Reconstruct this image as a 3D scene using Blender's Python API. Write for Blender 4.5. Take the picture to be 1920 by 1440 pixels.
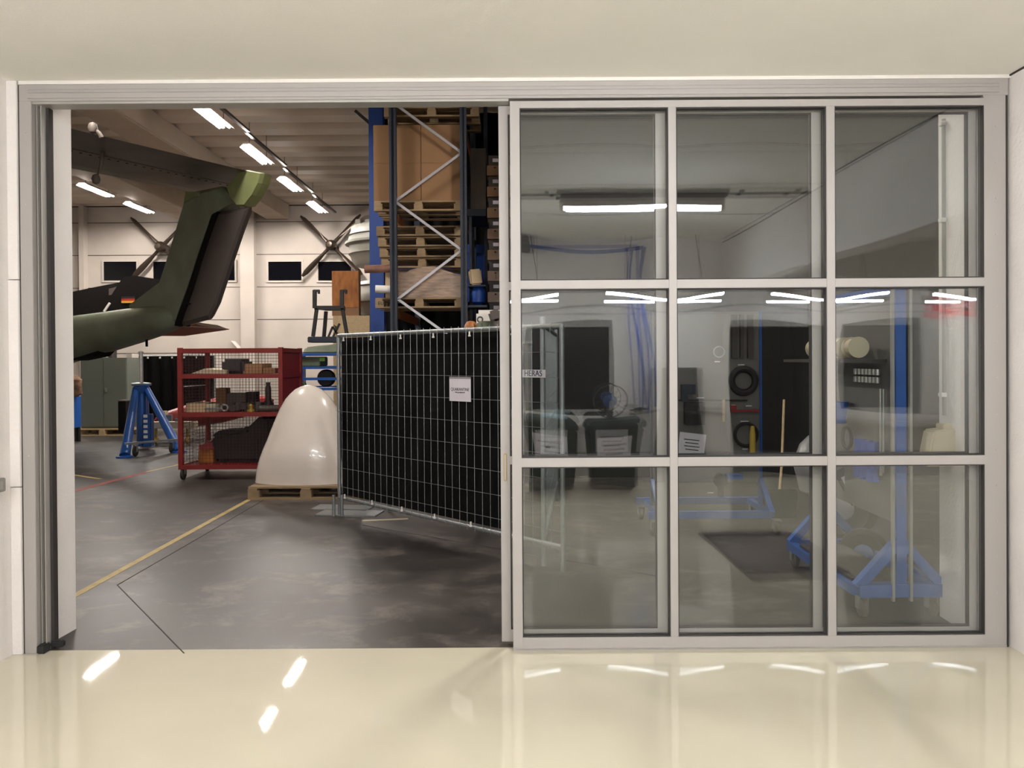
import bpy, bmesh, math, random
from mathutils import Vector, Matrix, Euler
random.seed(7)
for o in list(bpy.data.objects): bpy.data.objects.remove(o)
scene = bpy.context.scene
PI = math.pi
# ------------------------------------------------------------------ camera
W, H, F = 1920.0, 1440.0, 1442.0
CAMH = 1.55
PITCH, ROLL, SHIFT = 0.0069, -0.0066, -38.0
cd = bpy.data.cameras.new('camera'); cam = bpy.data.objects.new('camera', cd)
scene.collection.objects.link(cam)
cd.sensor_width = 36.0; cd.lens = 36.0 * F / W; cd.shift_y = SHIFT / W
cd.clip_start = 0.05; cd.clip_end = 200
CR = Matrix.Rotation(PI/2 - PITCH, 4, 'X') @ Matrix.Rotation(ROLL, 4, 'Z')
cam.matrix_world = Matrix.Translation((0, 0, CAMH)) @ CR
scene.camera = cam
scene.view_settings.view_transform = 'Standard'
scene.view_settings.look = 'None'
scene.view_settings.gamma = 1
scene.view_settings.use_curve_mapping = False
scene.view_settings.exposure = 0.0
world = bpy.data.worlds.new('world'); scene.world = world; world.use_nodes = True
world.node_tree.nodes['Background'].inputs[0].default_value = (0.9, 0.85, 0.8, 1)
world.node_tree.nodes['Background'].inputs[1].default_value = 0.0
ROOM_TUBE = 250.0      # emission of the workshop tubes
HANGAR_TUBE = 640.0   # emission of the hangar tubes

R3 = CR.to_3x3()
def ray(px, py):
    return R3 @ Vector(((px-W/2)/F, (H/2-py)/F + SHIFT/F, -1.0))
def PY(px, py, Y):                      # point seen at a pixel, at distance Y
    d = ray(px, py); t = Y/d.y
    return Vector((d.x*t, Y, CAMH + d.z*t))
def PZ(px, py, z=0.0):                  # point seen at a pixel, at height z
    d = ray(px, py); t = (z-CAMH)/d.z
    return Vector((d.x*t, d.y*t, z))
def PP(px, py, p0, n):                  # point seen at a pixel, on a plane
    d = ray(px, py); o = Vector((0, 0, CAMH)); t = (Vector(p0)-o).dot(n)/d.dot(n)
    return o + d*t
YG = 4.085
def PR(px, py, Yv):                     # a point of the workshop seen mirrored in the glazing
    p = PY(px, py, Yv); return Vector((p.x, 2*YG-p.y, p.z))

# ------------------------------------------------------------------ helpers
C = scene.collection
def L(r, g=None, b=None):
    if g is None: r, g, b = [int(r[i:i+2], 16) for i in (0, 2, 4)]
    f = lambda c: (c/255/12.92) if c/255 <= 0.04045 else ((c/255+0.055)/1.055)**2.4
    return (f(r), f(g), f(b), 1)
MATS = {}
def mat(name, col, rough=0.6, metal=0.0, var=0.0, vscale=6.0, bump=0.0, bscale=60.0, spec=0.5, coat=0.0, dark=None, stretch=None, emit=None, coat_r=0.05):
    if name in MATS: return MATS[name]
    m = bpy.data.materials.new(name); m.use_nodes = True; nt = m.node_tree; n = nt.nodes; p = n['Principled BSDF']
    c = L(col) if isinstance(col, str) else tuple(col)
    p.inputs['Base Color'].default_value = c; p.inputs['Roughness'].default_value = rough
    p.inputs['Metallic'].default_value = metal; p.inputs['Specular IOR Level'].default_value = spec
    p.inputs['Coat Weight'].default_value = coat; p.inputs['Coat IOR'].default_value = 1.9; p.inputs['Coat Roughness'].default_value = coat_r
    tc = n.new('ShaderNodeTexCoord'); src = tc.outputs['Object']
    if stretch:
        mp = n.new('ShaderNodeMapping'); mp.inputs['Scale'].default_value = stretch
        nt.links.new(src, mp.inputs['Vector']); src = mp.outputs['Vector']
    if var > 0 or dark:
        nz = n.new('ShaderNodeTexNoise'); nz.inputs['Scale'].default_value = vscale; nz.inputs['Detail'].default_value = 6
        nt.links.new(src, nz.inputs['Vector'])
        rp = n.new('ShaderNodeValToRGB'); rp.color_ramp.elements[0].position = 0.3; rp.color_ramp.elements[1].position = 0.7
        d = L(dark) if dark else tuple([x*(1-var) for x in c[:3]]+[1])
        e = tuple([min(1, x*(1+var*0.6)) for x in c[:3]]+[1])
        rp.color_ramp.elements[0].color = d; rp.color_ramp.elements[1].color = e
        nt.links.new(nz.outputs['Fac'], rp.inputs['Fac']); nt.links.new(rp.outputs['Color'], p.inputs['Base Color'])
    if bump > 0:
        nb = n.new('ShaderNodeTexNoise'); nb.inputs['Scale'].default_value = bscale; nb.inputs['Detail'].default_value = 5
        nt.links.new(src, nb.inputs['Vector'])
        bp = n.new('ShaderNodeBump'); bp.inputs['Strength'].default_value = bump; bp.inputs['Distance'].default_value = 0.01
        nt.links.new(nb.outputs['Fac'], bp.inputs['Height']); nt.links.new(bp.outputs['Normal'], p.inputs['Normal'])
    if emit:
        p.inputs['Emission Color'].default_value = emit[0]; p.inputs['Emission Strength'].default_value = emit[1]
    MATS[name] = m; return m

class MB:
    def __init__(s): s.v = []; s.f = []
    def quad(s, pts):
        b = len(s.v); s.v += [Vector(p) for p in pts]; s.f.append(tuple(range(b, b+len(pts)))); return s
    def box(s, x0, x1, y0, y1, z0, z1):
        b = len(s.v)
        s.v += [Vector(p) for p in ((x0,y0,z0),(x1,y0,z0),(x1,y1,z0),(x0,y1,z0),(x0,y0,z1),(x1,y0,z1),(x1,y1,z1),(x0,y1,z1))]
        s.f += [tuple(b+i for i in q) for q in ((0,3,2,1),(4,5,6,7),(0,1,5,4),(1,2,6,5),(2,3,7,6),(3,0,4,7))]; return s
    def cbox(s, c, sx, sy, sz, rz=0.0, rx=0.0, ry=0.0):
        b = len(s.v); M = Euler((rx, ry, rz)).to_matrix(); c = Vector(c)
        for dz in (-.5, .5):
            for dx, dy in ((-.5,-.5),(.5,-.5),(.5,.5),(-.5,.5)):
                s.v.append(c + M @ Vector((dx*sx, dy*sy, dz*sz)))
        s.f += [tuple(b+i for i in q) for q in ((0,3,2,1),(4,5,6,7),(0,1,5,4),(1,2,6,5),(2,3,7,6),(3,0,4,7))]; return s
    def bar(s, a, b_, w, h=None, up=(0,0,1)):
        h = w if h is None else h; a = Vector(a); b_ = Vector(b_); d = (b_-a).normalized(); u = Vector(up)
        if abs(d.dot(u)) > 0.98: u = Vector((0,1,0))
        sx = d.cross(u).normalized(); sy = sx.cross(d).normalized(); b = len(s.v)
        for p in (a, b_):
            for i, j in ((-1,-1),(1,-1),(1,1),(-1,1)): s.v.append(p + sx*(i*w/2) + sy*(j*h/2))
        s.f += [tuple(b+i for i in q) for q in ((0,3,2,1),(4,5,6,7),(0,1,5,4),(1,2,6,5),(2,3,7,6),(3,0,4,7))]; return s
    def tube(s, pts, r, n=10, r2=None):
        pts = [Vector(p) for p in pts]; rings = []
        for i, p in enumerate(pts):
            d = (pts[min(i+1, len(pts)-1)] - pts[max(i-1, 0)]).normalized()
            u = Vector((0,0,1)) if abs(d.z) < 0.95 else Vector((0,1,0))
            x = d.cross(u).normalized(); y = d.cross(x).normalized()
            rr = r if r2 is None else r + (r2-r)*i/(len(pts)-1)
            rings.append([p + x*(rr*math.cos(2*PI*k/n)) + y*(rr*math.sin(2*PI*k/n)) for k in range(n)])
        return s.loft(rings)
    def loft(s, rings, cap=True):
        b = len(s.v); n = len(rings[0])
        for r in rings: s.v += [Vector(p) for p in r]
        for i in range(len(rings)-1):
            for k in range(n):
                a = b+i*n+k; c = b+i*n+(k+1) % n
                s.f.append((a, c, c+n, a+n))
        if cap:
            s.f.append(tuple(b+k for k in reversed(range(n)))); s.f.append(tuple(b+(len(rings)-1)*n+k for k in range(n)))
        return s
    def lathe(s, prof, c=(0,0,0), axis='Z', n=24, ry=1.0):
        c = Vector(c); rings = []
        for r, h in prof:
            ring = []
            for k in range(n):
                a = 2*PI*k/n; u, v = max(r, 1e-4)*math.cos(a), max(r, 1e-4)*math.sin(a)
                ring.append(c + (Vector((u, v*ry, h)) if axis == 'Z' else Vector((u, h, v)) if axis == 'Y' else Vector((h, u, v))))
            rings.append(ring)
        return s.loft(rings)
    def prism(s, poly, off):                 # extrude a flat outline of points by a vector
        off = Vector(off); a = [Vector(p) for p in poly]; return s.loft([[p - off/2 for p in a], [p + off/2 for p in a]])
    def torus(s, c, R_, r, n=24, m=8, axis='Y'):
        c = Vector(c); b = len(s.v)
        for i in range(n):
            a = 2*PI*i/n
            for k in range(m):
                t = 2*PI*k/m; q = R_ + r*math.cos(t); h = r*math.sin(t)
                if axis == 'Y': p = Vector((q*math.cos(a), h, q*math.sin(a)))
                elif axis == 'X': p = Vector((h, q*math.cos(a), q*math.sin(a)))
                else: p = Vector((q*math.cos(a), q*math.sin(a), h))
                s.v.append(c+p)
        for i in range(n):
            for k in range(m):
                s.f.append((b+i*m+k, b+((i+1)%n)*m+k, b+((i+1)%n)*m+(k+1)%m, b+i*m+(k+1)%m))
        return s
    def xf(s, M):
        s.v = [M @ v for v in s.v]; return s
def build(mb, name, m, parent=None, smooth=False, bevel=0.0, local=False):
    me = bpy.data.meshes.new(name)
    vs = mb.v; org = Vector((0,0,0))
    if parent is None and not local and vs:
        xs = [v.x for v in vs]; ys = [v.y for v in vs]; zs = [v.z for v in vs]
        org = Vector(((min(xs)+max(xs))/2, (min(ys)+max(ys))/2, min(zs)))
    me.from_pydata([tuple(v-org) for v in vs], [], mb.f)
    bm = bmesh.new(); bm.from_mesh(me); bmesh.ops.recalc_face_normals(bm, faces=bm.faces)
    if bevel > 0:
        es = [e for e in bm.edges if len(e.link_faces) == 2 and e.calc_face_angle(0) > 0.6]
        bmesh.ops.bevel(bm, geom=es, offset=bevel, segments=2, affect='EDGES', clamp_overlap=True)
    bm.to_mesh(me); bm.free()
    if smooth:
        me.shade_smooth()
        try: me.set_sharp_from_angle(angle=math.radians(38))
        except Exception: pass
    me.materials.append(m)
    o = bpy.data.objects.new(name, me); C.objects.link(o); o.location = org
    if parent is not None:
        o.parent = parent
        if parent.type == 'EMPTY' and not local: o.location = -parent.location
    return o
def tag(o, label=None, cat=None, group=None, kind=None):
    if label: o['label'] = label
    if cat: o['category'] = cat
    if group: o['group'] = group
    if kind: o['kind'] = kind
    return o
def empty(name, loc, label, cat, group=None, rz=0.0, kind=None):
    o = bpy.data.objects.new(name, None); C.objects.link(o); o.location = Vector(loc); o.rotation_euler = (0,0,rz)
    o.empty_display_size = 0.1
    return tag(o, label, cat, group, kind)
def copytree(src, loc, rz=None, label=None, parent=None):
    c = src.copy(); C.objects.link(c)
    if parent is None:
        c.location = Vector(loc)
        if rz is not None: c.rotation_euler = (0,0,rz)
        if label: c['label'] = label
    else: c.parent = parent
    for ch in list(src.children): copytree(ch, None, parent=c)
    return c
def text(name, s, size, m, parent, M, ex=0.0006, local=False, align='CENTER'):
    cu = bpy.data.curves.new(name, 'FONT'); cu.body = s; cu.size = size; cu.extrude = ex; cu.align_x = align; cu.align_y = 'CENTER'
    t = bpy.data.objects.new(name, cu); C.objects.link(t)
    dg = bpy.context.evaluated_depsgraph_get(); me = bpy.data.meshes.new_from_object(t.evaluated_get(dg))
    bpy.data.objects.remove(t); bpy.data.curves.remove(cu)
    me.transform(M); me.materials.clear(); me.materials.append(m)
    o = bpy.data.objects.new(name, me); C.objects.link(o); o.parent = parent
    if parent.type == 'EMPTY' and not local: o.location = -parent.location
    return o
def struct(mb, name, m, parent=None, **k):
    o = build(mb, name, m, parent, **k)
    if parent is None: o['kind'] = 'structure'
    return o
def facing(p, right, up=(0,0,1)):        # matrix that puts text drawn in XY onto a plane
    r = Vector(right).normalized(); u = Vector(up).normalized(); n = r.cross(u)
    M = Matrix((r, u, n)).transposed().to_4x4(); M.translation = Vector(p); return M

# ------------------------------------------------------------------ materials
M = {}
M['plaster'] = mat('white_plaster', 'ddd7d2', 0.75, bump=0.35, bscale=45, var=0.05, vscale=3)
M['ceiling'] = mat('ceiling_paint', 'eae7de', 0.8, var=0.04, vscale=1.5, bump=0.08, bscale=90)
M['epoxy'] = mat('cream_epoxy_floor', 'c6bfa9', 0.6, spec=0.2, coat=1.0, coat_r=0.02, var=0.04, vscale=2.2, bump=0.02, bscale=14)
M['alu'] = mat('anodised_aluminium', 'a09b96', 0.5, metal=0.1, bump=0.02, bscale=200)
M['aluedge'] = mat('aluminium_groove', 'a8a49e', 0.5, metal=0.4)
M['rubber'] = mat('black_rubber', '1b1a19', 0.7)
M['gasket'] = mat('dark_gasket', '2a2624', 0.7)
M['darkgrey'] = mat('grey_brush_seal', '5a5652', 0.8)
M['hwall'] = mat('precast_wall', 'ada49b', 0.85, var=0.08, vscale=1.2, bump=0.1, bscale=30)
M['hceil'] = mat('grey_deck', 'b9aea0', 0.7, var=0.1, vscale=1.5)
M['beam'] = mat('concrete_beam', 'a59787', 0.85, var=0.08, vscale=2)
M['dwall'] = mat('dark_wall', '1e1c1b', 0.9)  # dark tone, also on the added wall that stands in for shade
M['white'] = mat('white_paint', 'd9d4cd', 0.5)
M['gelcoat'] = mat('white_gelcoat', 'd2c8bd', 0.25, coat=0.5, var=0.03, vscale=5)
M['black'] = mat('black_steel', '1a1918', 0.5)
M['galv'] = mat('galvanised_steel', '8d9090', 0.45, metal=0.6, var=0.1, vscale=30)
M['net'] = mat('black_netting', '040404', 0.9, spec=0.15, bump=0.5, bscale=9, var=0.3, vscale=3)
M['paper'] = mat('white_paper', 'd6d0d6', 0.7)
M['ink'] = mat('black_ink', '1c1a1c', 0.8)
M['navyink'] = mat('navy_ink', '1d2452', 0.6)
M['blue'] = mat('blue_paint', '1d4f96', 0.35, var=0.06, vscale=8)
M['rackblue'] = mat('rack_blue', '12408f', 0.5)
M['rackdark'] = mat('rack_dark_blue', '1b2433', 0.55)
M['zinc'] = mat('zinc_brace', 'a9a7ab', 0.4, metal=0.5)
M['red'] = mat('red_paint', '6a1511', 0.5, var=0.08, vscale=6)
M['redwire'] = mat('dark_red_wire', '2e0d0b', 0.6)
M['redtank'] = mat('faded_red', '8f2a28', 0.45, var=0.2, vscale=4)
M['wood'] = mat('pallet_wood', '857053', 0.8, var=0.2, vscale=5, stretch=(1,8,8))
M['wood2'] = mat('pale_wood', 'b79f78', 0.8, var=0.15, vscale=5, stretch=(8,1,8))
M['ply'] = mat('orange_plywood', 'a4672c', 0.6, dark='7d4618', var=0.2, vscale=3.2, stretch=(4,1,1.4))
M['carton'] = mat('brown_cardboard', '7f5f40', 0.85, var=0.06, vscale=3)
M['carton2'] = mat('pale_cardboard', 'b9a283', 0.85, var=0.06, vscale=3)
M['tape'] = mat('carton_tape', '7d5a38', 0.4)
M['green'] = mat('olive_drab_paint', '76806b', 0.6, dark='646553', var=0.1, vscale=1.8)
M['greenhi'] = mat('yellow_green_primer', '7d8456', 0.6, var=0.15, vscale=3)
M['brown'] = mat('dark_brown_camouflage', '423a36', 0.65, var=0.15, vscale=2)
M['stab'] = mat('dull_grey_skin', '5d544c', 0.6, dark='4c443e', var=0.1, vscale=2)
M['vdark'] = mat('near_black_airframe', '0e0b0a', 0.9, spec=0.15)
M['orange'] = mat('orange_panel', '7a3e20', 0.6)
M['yellow'] = mat('yellow_paint', 'b79b3d', 0.6)
M['fyellow'] = mat('floor_yellow', 'a8935a', 0.6, var=0.2, vscale=12)
M['fred'] = mat('floor_red', '8d4b42', 0.7, var=0.3, vscale=12)
M['crack'] = mat('floor_joint', '332f2d', 0.9)
M['prop'] = mat('propeller_bronze', '3a3028', 0.35, metal=0.5)
M['cabinet'] = mat('grey_green_enamel', '5d6158', 0.6)
M['greenbox'] = mat('army_green', '5f6854', 0.7, var=0.15)
M['casing'] = mat('grey_engine_casing', '747268', 0.5, var=0.06, vscale=6)
M['tyre'] = mat('tyre_rubber', '26231f', 0.7)
M['darkbox'] = mat('black_plastic_case', '211d1e', 0.7)
M['wrap'] = mat('stretch_wrap', '8f7763', 0.3, coat=0.5, var=0.45, vscale=5, bump=1.0, bscale=8, stretch=(1.2,1,6))
M['toolboard'] = mat('grey_tool_board', '66635f', 0.6)
M['steel'] = mat('bright_steel', 'b9b9b6', 0.3, metal=0.8)
M['dsteel'] = mat('dull_steel', '4e4744', 0.5, metal=0.4, var=0.2)
M['bin'] = mat('dark_green_bin', '18241f', 0.6)
M['beige'] = mat('beige_plastic', 'c4b79c', 0.5)
M['pipe'] = mat('conduit_grey', '8e8a84', 0.5)
M['mat'] = mat('charcoal_mat', '37322f', 0.9, bump=0.3, bscale=200)
M['night'] = mat('night_window_glass', '07080d', 0.08)
M['signred'] = mat('sign_red', 'b02a2a', 0.5)
M['bluecloth'] = mat('blue_cloth', '2a4ea0', 0.8, bump=0.5, bscale=12)
M['brass'] = mat('yellow_brass', 'a88a3a', 0.4, metal=0.5)
M['pink'] = mat('green_sticker', '6fae3c', 0.6)
def emis(name, col, s):
    m = bpy.data.materials.new(name); m.use_nodes = True; nt = m.node_tree; nt.nodes.clear()
    o = nt.nodes.new('ShaderNodeOutputMaterial'); e = nt.nodes.new('ShaderNodeEmission')
    e.inputs[0].default_value = col; e.inputs[1].default_value = s; nt.links.new(e.outputs[0], o.inputs[0]); return m
M['tube'] = emis('fluorescent_tube', (0.955, 0.965, 1.0, 1), ROOM_TUBE)
M['htube'] = emis('hangar_tube', (1.0, 0.93, 0.86, 1), HANGAR_TUBE)
def glassmat():
    m = bpy.data.materials.new('clear_glass'); m.use_nodes = True; nt = m.node_tree; n = nt.nodes; n.clear()
    o = n.new('ShaderNodeOutputMaterial'); t = n.new('ShaderNodeBsdfTransparent'); g = n.new('ShaderNodeBsdfGlossy'); mx = n.new('ShaderNodeMixShader')
    t.inputs[0].default_value = (0.955, 0.965, 0.96, 1); g.inputs['Roughness'].default_value = 0.0; g.inputs['Color'].default_value = (0.95, 0.97, 1, 1)
    lw = n.new('ShaderNodeLayerWeight'); lw.inputs['Blend'].default_value = 0.5
    pw = n.new('ShaderNodeMath'); pw.operation = 'POWER'; pw.inputs[1].default_value = 5.0
    ml = n.new('ShaderNodeMath'); ml.operation = 'MULTIPLY_ADD'; ml.inputs[1].default_value = 0.9; ml.inputs[2].default_value = 0.062
    nt.links.new(lw.outputs['Facing'], pw.inputs[0]); nt.links.new(pw.outputs[0], ml.inputs[0]); nt.links.new(ml.outputs[0], mx.inputs[0])
    nt.links.new(t.outputs[0], mx.inputs[1]); nt.links.new(g.outputs[0], mx.inputs[2]); nt.links.new(mx.outputs[0], o.inputs[0]); return m
M['glass'] = glassmat()
def concrete():
    m = mat('hangar_concrete', '6f6762', 0.5, spec=0.3); nt = m.node_tree; n = nt.nodes; p = n['Principled BSDF']
    tc = n.new('ShaderNodeTexCoord'); mp = n.new('ShaderNodeMapping'); mp.inputs['Scale'].default_value = (0.75, 1.0, 1)
    nt.links.new(tc.outputs['Object'], mp.inputs['Vector'])
    a = n.new('ShaderNodeTexNoise'); a.inputs['Scale'].default_value = 0.9; a.inputs['Detail'].default_value = 9; a.inputs['Roughness'].default_value = 0.65; a.inputs['Distortion'].default_value = 0.25
    nt.links.new(mp.outputs['Vector'], a.inputs['Vector'])
    r = n.new('ShaderNodeValToRGB'); r.color_ramp.elements[0].position = 0.32; r.color_ramp.elements[1].position = 0.68
    r.color_ramp.elements[0].color = L('25211f'); r.color_ramp.elements[1].color = L('4f4945')
    nt.links.new(a.outputs['Fac'], r.inputs['Fac'])
    b = n.new('ShaderNodeTexNoise'); b.inputs['Scale'].default_value = 3.2; b.inputs['Detail'].default_value = 12; b.inputs['Roughness'].default_value = 0.7; b.inputs['Distortion'].default_value = 0.4
    nt.links.new(mp.outputs['Vector'], b.inputs['Vector'])
    r2 = n.new('ShaderNodeValToRGB'); r2.color_ramp.elements[0].position = 0.52; r2.color_ramp.elements[1].position = 0.70
    r2.color_ramp.elements[0].color = (0,0,0,1); r2.color_ramp.elements[1].color = (0.4,0.4,0.4,1)
    nt.links.new(b.outputs['Fac'], r2.inputs['Fac'])
    mx = n.new('ShaderNodeMix'); mx.data_type = 'RGBA'; mx.inputs[7].default_value = L('8a8177')
    nt.links.new(r2.outputs['Color'], mx.inputs[0]); nt.links.new(r.outputs['Color'], mx.inputs[6]); nt.links.new(mx.outputs[2], p.inputs['Base Color'])
    ml = n.new('ShaderNodeMath'); ml.operation = 'MULTIPLY_ADD'; ml.inputs[1].default_value = 0.35; ml.inputs[2].default_value = 0.28
    nt.links.new(a.outputs['Fac'], ml.inputs[0]); nt.links.new(ml.outputs[0], p.inputs['Roughness'])
    return m
M['concrete'] = concrete()

# ------------------------------------------------------------------ the workshop shell
YD = 4.07                    # room-side face of the glazed front
XL, XR = -2.655, 2.64        # side walls
YB = -1.25                   # back wall
XE = 6.9                     # right end of the side bay
ZC = 3.03                    # ceiling
ZB = 2.39                    # underside of the beam towards the side bay
FL, FRR = -2.595, 2.63       # opening
o = struct(MB().box(XL-0.2, XE+0.2, YB-0.2, YD+0.045, -0.2, 0.0), 'floor', M['epoxy'])
b = MB()
for z in (): pass
struct(MB().box(XL-0.2, XE+0.2, YB-0.2, YD+0.25, ZC, ZC+0.15), 'ceiling', M['ceiling'])
b = MB()
for y in (0.35, 1.55, 2.75): b.box(XL, XR, y, y+0.006, ZC-0.002, ZC)
struct(b, 'trim_1', M['crack'])
struct(MB().box(XL-0.2, XL, YB, YD+0.03, 0, ZC), 'wall_left', M['plaster'])
struct(MB().box(XR, XR+0.2, 3.78, YD+0.03, 0, ZB).box(XR, XR+0.2, YB, YD+0.03, ZB, ZC), 'wall_right', M['plaster'])
# back wall with two windows and a doorway (all seen mirrored in the glass)
def XR_(px, Yv): return PR(px, 672, Yv).x
YVB = 2*YG - YB
wx0, wx1 = XR_(905, YVB), XR_(1158, YVB)
wz0, wz1 = PR(1070, 782, YVB).z, PR(1070, 600, YVB).z
vx0, vx1 = XR_(1578, YVB), XR_(1752, YVB)
dx0, dx1 = XR_(1374, YVB), XR_(1552, YVB); dz = PR(1450, 612, YVB).z
b = MB().box(XL-0.2, wx0, YB-0.25, YB, 0, ZC).box(wx0, wx1, YB-0.25, YB, 0, wz0).box(wx0, wx1, YB-0.25, YB, wz1, ZC)
b.box(wx1, dx0, YB-0.25, YB, 0, ZC).box(dx0, dx1, YB-0.25, YB, dz, ZC).box(dx1, vx0, YB-0.25, YB, 0, ZC)
b.box(vx0, vx1, YB-0.25, YB, 0, wz0).box(vx0, vx1, YB-0.25, YB, wz1, ZC).box(vx1, XE+0.2, YB-0.25, YB, 0, ZC)
struct(b, 'wall_back', M['plaster'])
struct(MB().box(XE, XE+0.2, YB, 3.78, 0, ZC), 'wall_end', M['plaster'])
struct(MB().box(XR+0.2, XE+0.2, 3.78, 3.98, 0, ZC), 'wall_bay', M['plaster'])
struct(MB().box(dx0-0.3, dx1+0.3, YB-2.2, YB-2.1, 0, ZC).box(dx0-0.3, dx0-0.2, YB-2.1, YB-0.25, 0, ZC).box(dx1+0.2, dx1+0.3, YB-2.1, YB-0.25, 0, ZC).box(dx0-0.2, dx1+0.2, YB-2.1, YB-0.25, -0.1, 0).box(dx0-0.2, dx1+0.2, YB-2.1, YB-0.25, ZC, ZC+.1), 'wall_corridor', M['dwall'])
def window(n, x0, x1, z0, z1, mull):
    o = empty('window_%d' % n, ((x0+x1)/2, YB, z0), None, None, kind='structure')
    f = MB(); w = 0.09
    f.box(x0, x1, YB-0.06, YB+0.03, z0, z0+w).box(x0, x1, YB-0.06, YB+0.03, z1-w, z1).box(x0, x0+w, YB-0.06, YB+0.03, z0+w, z1-w).box(x1-w, x1, YB-0.06, YB+0.03, z0+w, z1-w)
    for m_ in mull: f.box(m_-0.05, m_+0.05, YB-0.05, YB+0.035, z0+w, z1-w)
    build(f, 'window_frame', M['white'], o, bevel=0.004)
    build(MB().box(x0-0.06, x1+0.06, YB, YB+0.11, z0-0.045, z0-0.002), 'window_sill', M['white'], o, bevel=0.006)
    build(MB().box(x0+w, x1-w, YB-0.035, YB-0.02, z0+w, z1-w), 'window_pane', M['night'], o)
window(3, wx0, wx1, wz0, wz1, [XR_(992, YVB)])
window(4, vx0, vx1, wz0, wz1, [XR_(1730, YVB)])
b = MB().box(XL, wx0, YB, YB+0.02, 0.9, 0.93).box(wx1+0.08, dx0-0.06, YB, YB+0.02, 0.9, 0.93).box(dx1+0.06, vx0-0.08, YB, YB+0.02, 0.9, 0.93)
struct(b, 'trim_2', M['pipe'])
b = MB().box(dx0-0.06, dx0, YB-0.02, YB+0.02, 0, dz).box(dx1, dx1+0.06, YB-0.02, YB+0.02, 0, dz).box(dx0-0.06, dx1+0.06, YB-0.02, YB+0.02, dz, dz+0.06)
struct(b, 'trim_3', M['white'])
b = MB().box(XL, XE, YB, YB+0.02, PR(1450, 588, YVB).z, PR(1450, 588, YVB).z+0.02)
struct(b, 'trim_4', M['pipe'])
struct(MB().box(XR-0.008, XR, YB, YD, ZC-0.008, ZC), 'trim_14', M['crack'])
# front wall round the opening (between workshop and hangar)
jl = PZ(143, 1179, 0); jr = PZ(1762, 1155, 0); jl0 = PZ(88, 1210, 0); jr0 = PZ(1814, 1189, 0)
ZH = 3.19
b = MB()
b.quad([(XL-0.2, YD+0.02, 0)]*1) if False else None
def hexa(b, pts, z0, z1):
    return b.loft([[Vector((x, y, z0)) for x, y in pts], [Vector((x, y, z1)) for x, y in pts]])
hexa(b, [(-14, YD+0.031), (FL, YD+0.031), (FL, YD+0.13), (jl0.x, YD+0.13), (jl.x, jl.y), (-14, jl.y)], 0, 6.2)
struct(b, 'wall_front', M['plaster'])
b = MB(); hexa(b, [(FRR+0.03, YD+0.031), (8.5, YD+0.031), (8.5, jr.y), (jr.x, jr.y), (jr0.x, YD+0.13), (FRR+0.03, YD+0.13)], 0, 6.2)
b.box(XL, FRR+0.03, YD+0.131, jr.y, ZH, 6.2)
b.box(-14, XL-0.01, YD+0.14, YD+0.3, 0, 0.1) if False else None
struct(b, 'wall_hangar', M['plaster'])
# plaster reveal strips beside the frame
b = MB().box(XL, FL-0.006, YD-0.012, YD+0.03, 0, 0.885).box(XL, FL-0.006, YD-0.014, YD+0.03, 0.889, 1.98).box(XL, FL-0.006, YD-0.012, YD+0.03, 1.984, ZC)
struct(b, 'trim_5', M['plaster'], bevel=0.002)
struct(MB().box(FL, XR, YD-0.005, YD+0.03, 3.012, ZC), 'trim_6', M['white'])
t = empty('socket_box', (XL+0.02, 3.86, 0.92), 'small grey wall box on the left white wall at mid height', 'socket')
build(MB().box(XL, XL+0.05, 3.80, 3.95, 0.885, 0.955), 'housing', M['pipe'], t, bevel=0.004)
build(MB().box(XL+0.05, XL+0.055, 3.83, 3.92, 0.90, 0.94), 'cover', M['aluedge'], t)

# ------------------------------------------------------------------ glazed sliding front
fr = empty('trim_7', (0, YD, 0), None, None, kind='structure')
HZ0 = 2.912
build(MB().box(FL, FRR, YD, YD+0.11, HZ0+0.012, 3.012), 'header', M['alu'], fr, bevel=0.002)
g = MB()
for z in (2.985, 2.968): g.box(FL+0.05, FRR-0.05, YD-0.003, YD, z, z+0.0035)
g.box(FL+0.05, FRR-0.05, YD-0.006, YD, 2.938, 2.962)
build(g, 'header_profile', M['alu'], fr)
build(MB().box(FL+0.065, -0.01, YD+0.01, YD+0.1, HZ0, HZ0+0.012), 'header_track', M['aluedge'], fr)
xi = -2.530
build(MB().box(FL, xi, YD, YD+0.06, 0.0, 2.925), 'jamb_profile', M['alu'], fr, bevel=0.002)
g = MB().box(xi+0.004, xi+0.05, YD+0.07, YD+0.11, 0.0, HZ0)
build(g, 'jamb_track', M['gasket'], fr)
g = MB().box(xi+0.008, xi+0.0115, YD+0.03, YD+0.072, 0.0, HZ0).box(xi+0.03, xi+0.034, YD+0.03, YD+0.072, 0.0, HZ0)
build(g, 'track_fin', M['aluedge'], fr)
build(MB().box(xi+0.0125, xi+0.029, YD+0.045, YD+0.071, 0.0, HZ0), 'brush_seal', M['darkgrey'], fr)
RX0 = (1845-960)*YD/F
build(MB().box(RX0, FRR-0.014, YD, YD+0.06, 0.0, 2.925), 'jamb_profile', M['alu'], fr, bevel=0.002)
build(MB().box(FRR-0.014, FRR-0.002, YD+0.004, YD+0.06, 0.0, 2.985), 'jamb_seal', M['gasket'], fr)
build(MB().box(FL-0.006, FL, YD+0.002, YD+0.03, 0.0, 3.01), 'jamb_seal', M['gasket'], fr)
g = MB()
for x in ((FL+xi)/2, (RX0+FRR)/2):
    for k in range(15): g.lathe([(0.0001, -0.002), (0.003, -0.0015), (0.004, 0)], (x, YD, 0.1+0.19*k), 'Y', 8)
build(g, 'screw', M['steel'], fr, smooth=True)

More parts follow.
